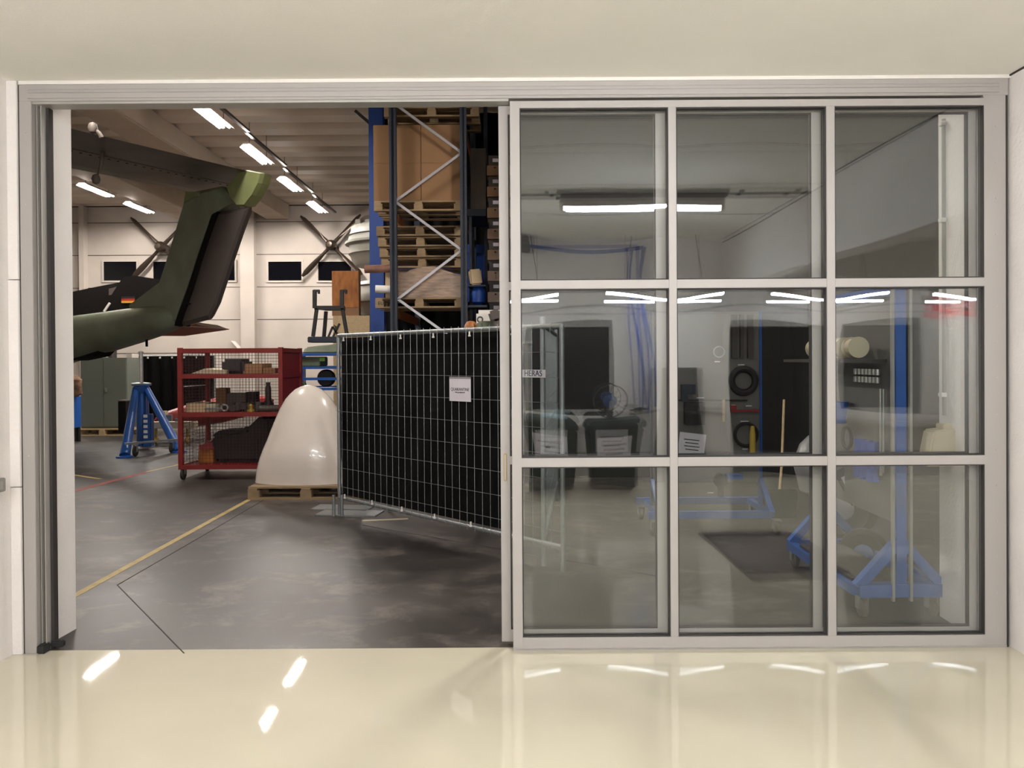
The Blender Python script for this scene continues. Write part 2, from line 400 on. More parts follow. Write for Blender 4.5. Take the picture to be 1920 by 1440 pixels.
zT = [2.868, 1.9607, 1.9155, 1.022, 0.974, 0.071]   # pane edges from the top down
rows = [(zT[1], zT[0]), (zT[3], zT[2]), (zT[5], zT[4])]
def px2x(px, y=YD): return (px-960)*y/F
def pane(name, x0, x1, z0, z1, y0, y1, A, parent):
    N = 16; b = MB()
    def sheet(y, amp, flip):
        o = len(b.v)
        for j in range(N+1):
            for i in range(N+1):
                u, v = i/N, j/N
                b.v.append(Vector((x0+(x1-x0)*u, y + amp*math.sin(PI*u)*math.sin(PI*v), z0+(z1-z0)*v)))
        for j in range(N):
            for i in range(N):
                q = (o+j*(N+1)+i, o+j*(N+1)+i+1, o+(j+1)*(N+1)+i+1, o+(j+1)*(N+1)+i)
                b.f.append(q if not flip else tuple(reversed(q)))
    sheet(y0, A, False); sheet(y1, A*0.93, True)
    b.quad([(x0,y0,z0),(x1,y0,z0),(x1,y1,z0),(x0,y1,z0)]); b.quad([(x0,y0,z1),(x1,y0,z1),(x1,y1,z1),(x0,y1,z1)])
    me = bpy.data.meshes.new(name); me.from_pydata([tuple(v) for v in b.v], [], b.f); me.shade_smooth(); me.materials.append(M['glass'])
    o = bpy.data.objects.new(name, me); C.objects.link(o); o.parent = parent; o.location = -parent.location; return o
# fixed leaf
wf = empty('window_1', (px2x(1400), YD, 0), None, None, kind='structure')
cols = [(px2x(977), px2x(1254.5)), (px2x(1269), px2x(1549.5)), (px2x(1565), px2x(1845))]
x0, x1 = px2x(959), RX0
build(MB().box(x0, cols[0][0], YD-0.012, YD+0.045, 0.012, 2.905), 'stile', M['alu'], wf, bevel=0.0015)
build(MB().box(cols[0][0], x1, YD-0.012, YD+0.045, 2.868, 2.905), 'top_rail', M['alu'], wf, bevel=0.0015)
build(MB().box(cols[0][0], x1, YD-0.012, YD+0.045, 0.012, 0.071), 'bottom_rail', M['alu'], wf, bevel=0.0015)
build(MB().box(x0, FRR-0.015, YD-0.002, YD+0.06, 0.0, 0.012), 'floor_channel', M['aluedge'], wf)
for i in (0, 1): build(MB().box(cols[i][1], cols[i+1][0], YD-0.012, YD+0.045, 0.071, 2.868), 'mullion', M['alu'], wf, bevel=0.0015)
for i in range(3):
    for (a, c) in ((zT[2], zT[1]), (zT[4], zT[3])):
        build(MB().box(cols[i][0], cols[i][1], YD-0.010, YD+0.043, a, c), 'transom', M['alu'], wf, bevel=0.0015)
for (cx0, cx1) in cols:
    for (z0, z1) in rows:
        gk = MB(); w = 0.006; y0, y1 = YD-0.004, YD+0.04
        gk.box(cx0, cx1, y0, y1, z0, z0+w).box(cx0, cx1, y0, y1, z1-w, z1).box(cx0, cx0+w, y0, y1, z0+w, z1-w).box(cx1-w, cx1, y0, y1, z0+w, z1-w)
        build(gk, 'gasket', M['gasket'], wf)
        pane('glass_pane', cx0+w, cx1-w, z0+w, z1-w, YD+0.008, YD+0.028, 0.0030, wf)
# sliding leaf, pushed open behind the fixed one
YS = YD+0.075; YS1 = YS+0.035
dr = empty('door_1', (px2x(1390, YS), YS, 0), None, None, kind='structure')
def sx(px): return px2x(px, YS)
dc = [(sx(955), sx(1231)), (sx(1250), sx(1523)), (sx(1541), sx(1817))]
zs = [2.862, 1.962, 1.918, 1.022, 0.978, 0.085]
srows = [(zs[1], zs[0]), (zs[3], zs[2]), (zs[5], zs[4])]
build(MB().box(sx(937.5), dc[0][0], YS, YS1, 0.02, 2.908), 'stile', M['alu'], dr, bevel=0.0015)
build(MB().box(dc[2][1], sx(1835), YS, YS1, 0.02, 2.908), 'stile', M['alu'], dr, bevel=0.0015)
build(MB().box(dc[0][0], dc[2][1], YS, YS1, zs[0], 2.908), 'top_rail', M['alu'], dr, bevel=0.0015)
build(MB().box(dc[0][0], dc[2][1], YS, YS1, 0.02, zs[5]), 'bottom_rail', M['alu'], dr, bevel=0.0015)
for i in (0, 1): build(MB().box(dc[i][1], dc[i+1][0], YS, YS1, zs[5], zs[0]), 'mullion', M['alu'], dr, bevel=0.0015)
for i in range(3):
    for (a, c) in ((zs[2], zs[1]), (zs[4], zs[3])):
        build(MB().box(dc[i][0], dc[i][1], YS+0.001, YS1-0.001, a, c), 'transom', M['alu'], dr)
for (cx0, cx1) in dc:
    for (z0, z1) in srows:
        gk = MB(); w = 0.007; y0, y1 = YS+0.004, YS+0.03
        gk.box(cx0, cx1, y0, y1, z0, z0+w).box(cx0, cx1, y0, y1, z1-w, z1).box(cx0, cx0+w, y0, y1, z0+w, z1-w).box(cx1-w, cx1, y0, y1, z0+w, z1-w)
        build(gk, 'gasket', M['gasket'], dr)
        pane('glass_pane', cx0+w, cx1-w, z0+w, z1-w, YS+0.009, YS+0.025, 0.0003, dr)
hx = sx(946); g = MB(); z0, z1 = PY(946, 902, YS).z, PY(946, 850, YS).z
ring = []
for k in range(20):
    a = 2*PI*k/20; dz_ = 0.009 if math.sin(a) >= 0 else -0.009
    cz = (z1-0.009) if math.sin(a) >= 0 else (z0+0.009)
    ring.append((hx+0.009*math.cos(a), cz+0.009*math.sin(a)))
g.loft([[Vector((x, YS+0.0, z)) for x, z in ring], [Vector((x, YS-0.004, z)) for x, z in ring]])
h_ = build(g, 'handle', M['brass'], dr, bevel=0.001)
ring2 = [(hx+(x-hx)*0.6, (z0+z1)/2+(z-(z0+z1)/2)*0.93) for x, z in ring]
build(MB().loft([[Vector((x, YS-0.004, z)) for x, z in ring2], [Vector((x, YS-0.006, z)) for x, z in ring2]]), 'handle_recess', M['alu'], h_)
h_['label'] = 'brass coloured recessed pull handle'
t = empty('door_stop', PZ(85, 1225, 0.02), 'black rubber door stop at the foot of the left track', 'door stop')
p = PZ(80, 1228, 0.0); 
build(MB().box(xi+0.002, xi+0.045, YD-0.01, YD+0.05, 0, 0.045), 'foot', M['rubber'], t, bevel=0.006)
build(MB().box(xi+0.04, xi+0.105, YD+0.052, YD+0.085, 0.012, 0.045), 'buffer', M['rubber'], t, bevel=0.006)

# conduit and socket on the far corner of the right reveal
px_, py_ = jr.x-0.0, jr.y-0.06
d = (jr0-jr); d.z = 0; d.normalize(); nrm = Vector((-1, 0, 0))
pc = PY(1768, 700, 4.52)
t = empty('conduit_pipe', (pc.x, 4.5, 0), 'grey vertical conduit pipe clipped to the right concrete reveal', 'pipe')
build(MB().tube([(pc.x, 4.5, 1.2), (pc.x, 4.5, 2.93)], 0.014, 12), 'pipe', M['pipe'], t, smooth=True)
for y in (232, 413, 740):
    c = PY(1770, y, 4.5); build(MB().cbox(c, 0.05, 0.04, 0.025), 'clamp', M['white'], t, bevel=0.003)
b = MB(); 
pts = [PY(1728, 872, 4.45), PY(1741, 806, 4.45), PY(1788, 800, 4.45), PY(1789, 872, 4.45)]
b.prism(pts, (0, 0.12, 0)); t2 = empty('junction_box', (pts[0].x, 4.45, pts[0].z), 'beige plastic switch box with slanted side below the conduit', 'box')
build(b, 'housing', M['beige'], t2, bevel=0.01)
build(MB().cbox(PY(1770, 799, 4.45), 0.05, 0.09, 0.03), 'cable_gland', M['beige'], t2, bevel=0.005)
build(MB().cbox(PY(1728, 852, 4.40), 0.03, 0.03, 0.03), 'latch', M['signred'], t2, bevel=0.004)

# ------------------------------------------------------------------ things in the workshop, seen in the reflections
def tube_lamp(name, L_, m, hw=0.16, tubes=(-0.045, 0.045), local=True):
    o = empty(name, (0,0,0), 'x', 'ceiling light')
    h = MB(); 
    h.box(-L_/2, L_/2, -0.028, 0.028, 0.0, 0.06)
    build(h, 'housing', M['white'], o, local=True)
    for y in tubes:
        build(MB().tube([(-L_/2+0.03, y, -0.012), (L_/2-0.03, y, -0.012)], 0.016, 12), 'tube', m, o, smooth=True, local=True)
    for s in (-1, 1): build(MB().box(s*(L_/2-0.015)-0.015, s*(L_/2-0.015)+0.015, -0.02, 0.02, -0.035, 0.03), 'end_cap', M['white'], o, local=True)
    return o
lm = tube_lamp('ceiling_lamp', 1.46, M['tube'], tubes=(0.0,))
a = PR(1062, 385, 6.84); c = PR(1362, 382, 6.84)
lm.location = ((a.x+c.x)/2, a.y, a.z); lm['label'] = 'fluorescent tube lamp close under the white workshop ceiling, reflected in the upper panes'
lm['group'] = 'tube lamps of the workshop'
copytree(lm, (-(a.x+c.x)/2-0.2, a.y-0.5, a.z), label='unseen tube lamp added left of the camera to brighten the frame and wall')  # extra lamp out of view, added to lift the left side of the room
ty = a.y
for i, (xa, xb) in enumerate(((-2.4, a.x-0.02), (c.x+0.05, XR-0.05))):
    simple_ = build(MB().tube([(xa, ty, ZC-0.03), (xb, ty, ZC-0.03)], 0.012).cbox((xa+0.1, ty, ZC-0.012), 0.03, 0.05, 0.022).cbox((xb-0.1, ty, ZC-0.012), 0.03, 0.05, 0.022), 'conduit', M['dsteel'])
    tag(simple_, ['thin grey conduit under the workshop ceiling, left of the reflected lamp', 'thin grey conduit under the workshop ceiling, right of the reflected lamp'][i], 'conduit', 'ceiling conduits')
copytree(lm, ((a.x+c.x)/2, a.y+1.75, a.z+0.02)) if False else None
YL = 9.1
hang = [(830, 1045), (1138, 1355), (1448, 1663), (1750, 1965)]
for i, (xa, xb) in enumerate(hang):
    a = PR(xa, 563, YL); c = PR(xb, 563, YL)
    o2 = copytree(lm, ((a.x+c.x)/2, a.y, a.z), label=['hanging lamp reflected at the left edge of the middle panes', 'hanging lamp reflected across the first mullion', 'hanging lamp reflected across the second mullion', 'hanging lamp reflected above the red sign'][i])
    zt = ZC if i < 2 else ZC
    for s in (-0.45, 0.45): build(MB().tube([((a.x+c.x)/2+s, a.y, a.z+0.06), ((a.x+c.x)/2+s, a.y, zt)], 0.004, 6), 'cord', M['gasket'], o2)
copytree(lm, (-2.0, PR(830, 563, YL).y, PR(830, 563, YL).z), label='hanging lamp by the back wall left of the camera')

build(MB().loft([[Vector((x, -0.09, 0.075)), Vector((x, 0.09, 0.075)), Vector((x, 0.05, 0.135)), Vector((x, -0.05, 0.135))] for x in (-0.75, 0.75)]), 'reflector', M['dsteel'], lm, local=True)
def paper(pos, w, h, right, up, lines, parent, m=None):
    r = Vector(right).normalized(); u = Vector(up).normalized(); p = Vector(pos); n = r.cross(u)
    o = build(MB().prism([p-r*w/2-u*h/2, p+r*w/2-u*h/2, p+r*w/2+u*h/2, p-r*w/2+u*h/2], n*0.002), 'paper', m or M['paper'], parent)
    return o
# wheeled bins
def bin_(cx, cy, w, label):
    t = empty('wheeled_bin', (cx, cy, 0), label, 'bin', 'dark wheeled bins by the back wall')
    b = MB(); b.loft([[Vector((cx+sx_*w*k, cy+sy_*0.27*k, z)) for sx_, sy_ in ((-.5,-1),(.5,-1),(.5,1),(-.5,1))] for z, k in ((0.05, 0.84), (0.82, 1.0))])
    build(b, 'body', M['bin'], t, bevel=0.02)
    b = MB(); b.loft([[Vector((cx+sx_*w*1.05*k, cy+sy_*0.29*k, z)) for sx_, sy_ in ((-.5,-1),(.5,-1),(.5,1),(-.5,1))] for z, k in ((0.82, 1.0), (0.87, 1.0), (0.92, 0.85))])
    build(b, 'lid', M['bin'], t, bevel=0.01)
    build(MB().tube([(cx-w*0.4, cy-0.3, 0.86), (cx+w*0.4, cy-0.3, 0.86)], 0.015), 'handle', M['bin'], t, smooth=True)
    for s in (-1, 1): build(MB().lathe([(0.08, -0.025), (0.09, 0), (0.08, 0.025)], (cx+s*w*0.35, cy-0.2, 0.09), 'X', 16), 'wheel', M['tyre'], t, smooth=True)
    paper((cx-0.02, cy+0.277, 0.62), 0.36, 0.26, (-1,0,0), (0,0,1), None, t)
    lg = MB()
    for k in range(3): lg.cbox((cx-0.02, cy+0.2795, 0.67-0.05*k), 0.26-0.04*k, 0.001, 0.012)
    build(lg, 'printing', M['dsteel'], t)
    return t
yb = YB+0.45
p = PR(1032, 920, 8.75); bin_(p.x+0.03, p.y, 0.56, 'dark green wheeled bin with white notice, left one reflected under the window')
q = PR(1148, 920, 8.75); bin_(q.x, q.y, 0.56, 'dark green wheeled bin with white notice, carrying a blue fan')
t = empty('bench_fan', (q.x-0.05, q.y, 0.93), 'small blue fan with round black wire guard on a bin lid', 'fan')
g = MB().torus((q.x-0.05, q.y+0.05, 1.10), 0.16, 0.006)
for k in range(6):
    a_ = PI*k/6; g.tube([(q.x-0.05-0.16*math.cos(a_), q.y+0.06, 1.10-0.16*math.sin(a_)), (q.x-0.05+0.16*math.cos(a_), q.y+0.06, 1.10+0.16*math.sin(a_))], 0.002, 5)
build(g, 'guard', M['black'], t, smooth=True)
build(MB().lathe([(0.02, -0.06), (0.06, -0.04), (0.065, 0.03), (0.03, 0.045)], (q.x-0.05, q.y, 1.10), 'Y', 16), 'motor', M['blue'], t, smooth=True)
build(MB().cbox((q.x-0.05, q.y, 0.98), 0.05, 0.05, 0.14).cbox((q.x-0.05, q.y, 0.925), 0.14, 0.12, 0.015), 'stand', M['black'], t)
t = empty('cloth', (p.x, p.y, 0.92), 'pale blue cleaning cloth lying on the left bin lid', 'cloth')
b = MB(); b.loft([[Vector((p.x+0.1+0.12*math.cos(2*PI*k/14)*(1+0.25*math.sin(k*2.1)), p.y+0.12+0.08*math.sin(2*PI*k/14), z)) for k in range(14)] for z in (0.921, 0.95)])
build(b, 'fabric', mat('pale_blue_cloth', '8fc0cf', 0.8), t, bevel=0.005)
A_ = PR(1222, 690, YVB); B_ = PR(1318, 850, YVB)
t = empty('wall_cabinet', ((A_.x+B_.x)/2, YB+0.1, B_.z), 'dark open cabinet on the back wall, reflected in the middle pane', 'cabinet')
build(MB().box(A_.x, B_.x, YB+0.002, YB+0.02, B_.z, A_.z).box(A_.x, B_.x, YB+0.02, YB+0.2, A_.z-0.02, A_.z).box(A_.x, B_.x, YB+0.02, YB+0.2, B_.z, B_.z+0.02).box(A_.x, A_.x+0.02, YB+0.02, YB+0.2, B_.z, A_.z).box(B_.x-0.02, B_.x, YB+0.02, YB+0.2, B_.z, A_.z), 'body', M['darkbox'], t)
build(MB().box(A_.x+0.02, B_.x-0.02, YB+0.02, YB+0.19, (A_.z+B_.z)/2, (A_.z+B_.z)/2+0.02), 'shelf', M['dsteel'], t)
# blue air pipe and hoses on the back wall
pt = empty('air_pipe', (PR(1190, 458, YVB-0.05).x, YB+0.04, 2.6), 'blue compressed air pipe running high along the back wall with drops', 'pipe')
zz = PR(1100, 458, YVB-0.05).z
build(MB().tube([(PR(1000, 458, YVB).x, YB+0.05, zz), (PR(1196, 458, YVB).x, YB+0.05, zz)], 0.022), 'main_pipe', M['rackblue'], pt, smooth=True)
for xa, xb, ye in ((1178, 1192, 760), (1200, 1202, 770), (1196, 1214, 760)):
    A_ = PR(xa, 458, YVB-0.05); B_ = PR(xb, ye, YVB-0.05); build(MB().tube([(A_.x, YB+0.05, zz), ((A_.x+B_.x)/2-0.02, YB+0.06, (zz+B_.z)/2), (B_.x, YB+0.05, B_.z)], 0.013), 'drop_pipe', M['rackblue'], pt, smooth=True)
B_ = PR(1185, 762, YVB-0.05); build(MB().cbox((B_.x, YB+0.05, B_.z), 0.09, 0.06, 0.05).tube([(B_.x-0.09, YB+0.05, B_.z), (B_.x+0.09, YB+0.05, B_.z)], 0.012), 'coupling', M['black'], pt)
# heater
A_ = PR(960, 412, YVB-0.1); B_ = PR(1003, 470, YVB-0.1); A_.z = min(A_.z, ZC-0.02)
t = empty('unit_heater', ((A_.x+B_.x)/2, YB+0.2, B_.z), 'dark box heater hanging high on the back wall', 'heater')
build(MB().box(A_.x, B_.x, YB+0.04, YB+0.36, B_.z, A_.z), 'casing', M['dsteel'], t, bevel=0.01)
g = MB()
for k in range(6): g.box(A_.x+0.02, B_.x-0.02, YB+0.36, YB+0.37, B_.z+0.03+k*0.055, B_.z+0.05+k*0.055)
build(g, 'grille', M['black'], t)
for x in (A_.x+0.03, B_.x-0.06): build(MB().box(x, x+0.03, YB, YB+0.04, B_.z, A_.z), 'bracket', M['dsteel'], t)
# red sign
A_ = PR(1744, 556, YVB); B_ = PR(1822, 597, YVB)
t = empty('wall_sign', ((A_.x+B_.x)/2, YB+0.01, B_.z), 'red sign with white lettering high on the back wall', 'sign')
build(MB().box(A_.x, B_.x, YB+0.002, YB+0.02, B_.z, A_.z), 'board', M['signred'], t)
text('lettering', 'S.SHPTH', 0.15, M['paper'], t, facing(((A_.x+B_.x)/2, YB+0.021, (A_.z+B_.z)/2), (-1,0,0)))
# dark mat on the workshop floor (seen in the glass, its corner peeps in bottom right)
ax = 1.66
t = empty('floor_mat', (2.04, 2.2, 0), 'charcoal rubber mat on the cream floor, corner bottom right of the photo', 'mat')
build(MB().box(1.66, 2.42, 1.50, 2.83, 0.001, 0.014), 'mat', M['mat'], t, bevel=0.004)

# ------------------------------------------------------------------ hangar shell
HW = 22.0; HZ = 5.95
fl = struct(MB().box(-14.2, 8.7, YD+0.046, HW+0.2, -0.2, 0.0), 'floor.001', M['concrete'])
def strip(pa, pb, w, name, m, h=0.002):
    a, b_ = PZ(*pa), PZ(*pb); mb_ = MB().bar(a+Vector((0,0,h/2)), b_+Vector((0,0,h/2)), w, h); mb_.v = [v-fl.location for v in mb_.v]
    return build(mb_, name, m, fl, local=True)
strip((120, 1128), (478, 931), 0.055, 'painted_line', M['fyellow'])
strip((270, 886), (430, 850), 0.05, 'painted_line', M['fyellow'])
strip((120, 888), (188, 898), 0.05, 'painted_line', M['fyellow'])
strip((120, 926), (276, 885), 0.10, 'painted_line', M['fred'])
strip((220, 1097), (388, 1000), 0.008, 'floor_joint', M['crack'])
strip((388, 1000), (640, 852), 0.008, 'floor_joint', M['crack'])
strip((220, 1097), (345, 1225), 0.006, 'floor_joint', M['crack'])
strip((680, 985), (1230, 1080), 0.008, 'floor_joint', M['crack'])
def hf(b, n=None): pass
b = MB(); y = YD+0.1; prof = []
yy = jr.y-0.4
while yy < HW+0.2:
    prof += [(yy, HZ+0.10), (yy+0.12, HZ), (yy+0.52, HZ), (yy+0.64, HZ+0.10)]; yy += 0.8
bt = [Vector((-14.2, y_, z_)) for y_, z_ in prof]; 
for i in range(len(prof)-1):
    (y0, z0), (y1, z1) = prof[i], prof[i+1]
    b.quad([(-14.2, y0, z0), (8.7, y0, z0), (8.7, y1, z1), (-14.2, y1, z1)])
b.box(-14.2, 8.7, jr.y-0.4, HW+0.2, HZ+0.11, HZ+0.3)
struct(b, 'ceiling.001', M['hceil'])
# far wall: panels with joints, pilasters, slit windows
b = MB().box(-14.2, 8.7, HW, HW+0.3, 0, HZ+0.2)
struct(b, 'wall_far', M['hwall'])
b = MB()
for y in (416, 477, 538, 599, 661): z = PY(500, y, HW).z; b.box(-14, 8, HW-0.006, HW+0.001, z-0.01, z+0.01)
struct(b, 'trim_8', M['dsteel'])
b = MB()
for x0, x1 in ((456, 482), (157, 166)): b.box(PY(x0, 600, HW).x, PY(x1, 600, HW).x, HW-0.22, HW, 0, HZ)
struct(b, 'trim_9', M['hwall'])
z = PY(500, 383, HW).z
struct(MB().box(-14, 8, HW-0.12, HW, z, HZ), 'trim_10', M['dsteel'])
for i, (x0, x1) in enumerate(((195, 257), (288, 346), (379, 441), (503.5, 566), (597, 659))):
    A_, B_ = PY(x0, 491, HW), PY(x1, 526, HW)
    o = empty('window_%d' % (5+i), ((A_.x+B_.x)/2, HW, B_.z), None, None, kind='structure')
    f = MB(); w = 0.05; f.box(A_.x-w, B_.x+w, HW-0.04, HW, B_.z-w, B_.z).box(A_.x-w, B_.x+w, HW-0.04, HW, A_.z, A_.z+w).box(A_.x-w, A_.x, HW-0.04, HW, B_.z, A_.z).box(B_.x, B_.x+w, HW-0.04, HW, B_.z, A_.z)
    build(f, 'window_frame', M['hwall'], o)
    build(MB().box(A_.x, B_.x, HW-0.015, HW-0.005, B_.z, A_.z), 'window_pane', M['night'], o)
struct(MB().box(-14.4, -14.2, YD+0.4, HW, 0, HZ+0.2), 'wall_side', M['hwall'])
struct(MB().box(8.7, 8.9, YD+0.4, HW, 0, HZ+0.2), 'wall_outer', M['dwall'])
# beams under the deck
for i, (x0, x1, zb) in enumerate(((-6.95, -6.3, 5.55), (-9.3, -8.5, 5.5))):
    struct(MB().box(x0, x1, YD+0.7, HW-0.12, zb, HZ+0.02), 'trim_%d' % (11+i), M['beam'], bevel=0.02)
# added dark wall in place of the shade behind the glass side
pn = MB().box(0.03, 8.7, 9.95, 10.05, 0, HZ)
struct(pn, 'wall_shade', M['dwall'])

# hangar strip lamps
hl = empty('strip_lamp', (0,0,0), 'x', 'ceiling light', 'fluorescent strip lamps under the hangar roof')
LL = 1.3
h = MB(); h.loft([[Vector((-0.13, y, 0.0)), Vector((-0.06, y, 0.07)), Vector((0.06, y, 0.07)), Vector((0.13, y, 0.0)), Vector((0.055, y, 0.05)), Vector((-0.055, y, 0.05))] for y in (-LL/2, LL/2)])
build(h, 'reflector', M['white'], hl, local=True)
for x in (-0.05, 0.05): build(MB().tube([(x, -LL/2+0.04, 0.02), (x, LL/2-0.04, 0.02)], 0.018, 8), 'tube', M['htube'], hl, smooth=True, local=True)
build(MB().box(0.15, 0.21, -1.18, 1.18, 0.10, 0.14), 'tray', M['dsteel'], hl, local=True)
for y in (-0.5, 0.49): build(MB().box(-0.004, 0.004, y, y+0.01, 0.07, 0.55), 'hanger', M['dsteel'], hl, local=True)
lampspots = [(-4.78, 12.35, 'strip lamp in the long row, nearest the glazed front'), (-4.83, 14.75, 'second strip lamp from the front in the long row'),
  (-4.92, 17.25, 'third strip lamp from the front in the long row'), (-4.98, 19.85, 'strip lamp at the far end of the long row'),
  (-9.5, 17.7, 'strip lamp at the left below the tailplane, nearer one'), (-9.5, 19.75, 'strip lamp at the left below the tailplane, farther one'),
  (-4.75, 8.2, 'strip lamp just inside the hangar, above the door head'),
  (1.6, 7.2, 'unseen strip lamp added high behind the closed glass side to light the left reveal')]  # last lamp is out of view, added to brighten reveal, cone and fence
for i, (x, y, lb) in enumerate(lampspots):
    o2 = hl if i == 0 else copytree(hl, (0,0,0))
    o2.location = (x, y, 5.45); o2['label'] = lb

# propellers on the far wall
def prop(cx, cz, label):
    t = empty('propeller', (cx, HW-0.25, cz), label, 'propeller', 'propellers mounted on the hangar wall')
    yc = HW-0.30
    build(MB().lathe([(0.001, -0.26), (0.07, -0.25), (0.13, -0.18), (0.15, -0.08), (0.15, 0.06), (0.11, 0.10), (0.11, 0.29)], (cx, yc, cz), 'Y', 20), 'hub', M['prop'], t, smooth=True)
    for k in range(4):
        a_ = PI/4 + k*PI/2 + 0.02; d_ = Vector((math.cos(a_), 0, math.sin(a_))); pr = Vector((-d_.z, 0, d_.x)); rings = []
        for s, wd, tw, th in ((0.12, 0.07, 1.2, 0.06), (0.3, 0.08, 1.0, 0.05), (0.5, 0.14, 0.8, 0.035), (0.8, 0.17, 0.65, 0.025), (1.05, 0.15, 0.5, 0.018), (1.2, 0.06, 0.45, 0.01)):
            c0 = Vector((cx, yc, cz)) + d_*s; u = pr*math.cos(tw) + Vector((0,1,0))*math.sin(tw); v = pr*(-math.sin(tw)) + Vector((0,1,0))*math.cos(tw)
            rings.append([c0 + u*(wd*0.5*math.cos(2*PI*j/8)) + v*(th*math.sin(2*PI*j/8)) for j in range(8)])
        build(MB().loft(rings), 'blade', M['prop'], t, smooth=True)
p = PY(312, 466, HW); prop(p.x, p.z, 'four blade propeller on the wall behind the green tail fin')
p = PY(626, 463, HW); prop(p.x, p.z, 'four blade propeller on the wall left of the blue column')

tag(build(MB().prism([PY(x, y, HW-0.08) for x, y in ((434, 639), (441, 640), (462, 660), (452, 660))], (0, 0.1, 0)), 'wing_tip_panel', M['white']), 'small white pointed panel on the wall just above the red cart', 'panel')
# ------------------------------------------------------------------ olive twin boom aircraft tail
T0 = PY(339, 613, 12.2); aft = Vector((0.83, -0.56, 0)).normalized(); sp = Vector((-aft.y, aft.x, 0)); sp = -sp if sp.y > 0 else sp
def FP(px, py): return PP(px, py, T0, sp)
ac = empty('aircraft_tail', (T0.x, T0.y, 0), 'olive green aircraft tail boom with fin, seen left through the open door', 'aircraft')
rings = []
bs = [(90, 600, 695, .43), (128, 595, 680, .42), (160, 590, 672, .40), (200, 585, 660, .36), (250, 578, 645, .31), (290, 573, 632, .26), (320, 572, 621, .2), (337, 580, 613.5, .10)]
for x, yt, yb_, hw in bs:
    a_, c_ = FP(x, yt), FP(x, yb_); mid = (a_+c_)/2; hh = (a_-c_).length/2
    rings.append([mid + sp*(hw*(abs(math.cos(th))**0.8)*(1 if math.cos(th) > 0 else -1)) + Vector((0,0,1))*(hh*math.sin(th)) for th in [2*PI*k/20 for k in range(20)]])
build(MB().loft(rings), 'boom', M['green'], ac, smooth=True)
def slab(pts, th, name, m, parent, taper=0.35, side=sp):
    P = [FP(*q) for q in pts]; c_ = sum(P, Vector())/len(P)
    inner = [c_ + (q-c_)*0.93 for q in P]
    b = MB().loft([[q - side*th*0.5 for q in inner], [q - side*th*taper*0.5 for q in P], [q + side*th*taper*0.5 for q in P], [q + side*th*0.5 for q in inner]])
    return build(b, name, m, parent)
slab([(247, 579), (307.5, 534), (325, 480), (344, 418), (361, 362), (420, 350), (445, 380), (412, 399), (385, 478), (362, 545), (340, 608), (320, 615)], 0.22, 'fin', M['green'], ac)
slab([(415, 397), (470, 388), (455, 430), (438, 480), (408, 572), (395, 598), (342, 612), (366, 545), (388, 478)], 0.12, 'rudder', M['brown'], ac)
slab([(411, 399), (418, 398), (392, 470), (369, 545), (345, 612), (338, 611), (362, 545), (384, 478)], 0.225, 'hinge_gap', M['vdark'], ac, taper=0.9)
build(MB().cbox(FP(362, 568), 0.14, 0.14, 0.03, rx=0.3), 'hinge', M['vdark'], ac)
# tailplane running left from the fin top
ZS = PY(445, 347, 12.0).z
def hz(px, py, dz=0): v = PZ(px, py, ZS); return v + Vector((0,0,dz))
tp = [hz(362, 362), hz(425, 369), hz(455, 343), hz(128, 274), hz(60, 259), hz(60, 300), hz(132, 314)]
LE0, LE1 = hz(366, 361), hz(70, 303); HG0, HG1 = hz(448, 348), hz(70, 263); TE0, TE1 = hz(470, 322), hz(70, 226)
def foil(a, m_, c_, th):
    return [a, a.lerp(m_, 0.3)+Vector((0,0,th)), m_+Vector((0,0,th*0.6)), m_-Vector((0,0,th*0.1)), a.lerp(m_, 0.3)-Vector((0,0,th*0.15))]
build(MB().loft([foil(LE0, HG0, None, 0.16), foil(LE1, HG1, None, 0.16)]), 'tailplane', M['stab'], ac)
e0, e1 = HG0.lerp(TE0, 0.04), HG1.lerp(TE1, 0.04)
build(MB().loft([[e0+Vector((0,0,0.09)), TE0, e0-Vector((0,0,0.01))], [e1+Vector((0,0,0.09)), TE1, e1-Vector((0,0,0.01))]]), 'elevator', M['stab'], ac)
rv = MB()
for k in range(22):
    q = HG0.lerp(HG1, 0.05+0.042*k) - (HG0-LE0)*0.08; rv.cbox(q-Vector((0,0,0.014)), 0.03, 0.03, 0.012)
build(rv, 'rivet', M['vdark'], ac)
# fairing at the top right end
fp = [(434, 352), (458, 324), (470, 320), (501, 326), (496, 345), (484, 368), (468, 388), (453, 388), (440, 372)]
o = slab(fp, 0.2, 'tip_fairing', M['greenhi'], ac, taper=0.4); o['label'] = 'yellow green tip fairing'
o = slab([(361, 361), (385, 362), (386, 370), (370, 376), (357, 384)], 0.25, 'fin_cap', M['greenhi'], ac, taper=0.5); o['label'] = 'yellow green leading edge cap'
for (bx, by, ax_, ay_, dz) in ((174, 240, 190, 258, 0.0), (180, 336, 193, 285, -0.02)):
    yy_ = 8.95 if by < 300 else 10.0; e = PY(ax_, ay_, yy_); q = PY(bx, by, yy_-0.03)
    w = build(MB().tube([e, (e+q)/2 + Vector((0.02,0,0)), q], 0.03, 8, 0.02), 'balance_arm', M['stab'], ac, smooth=True)
    build(MB().lathe([(0.001, -0.07), (0.04, -0.05), (0.055, 0), (0.04, 0.05), (0.001, 0.07)], q, 'Z', 12), 'balance_weight', M['stab'], w, smooth=True)
build(MB().prism([FP(128, 650), FP(150, 647), FP(158, 660), FP(128, 672)], sp*0.88), 'yellow_band', M['yellow'], ac)['label'] = 'yellow patch on the boom underside'
build(MB().cbox(FP(275, 642), 0.03, 0.03, 0.14), 'antenna', M['vdark'], ac)
build(MB().prism([FP(140, 668), FP(200, 658), FP(190, 668), FP(150, 676)], sp*0.3), 'tail_skid', M['vdark'], ac)
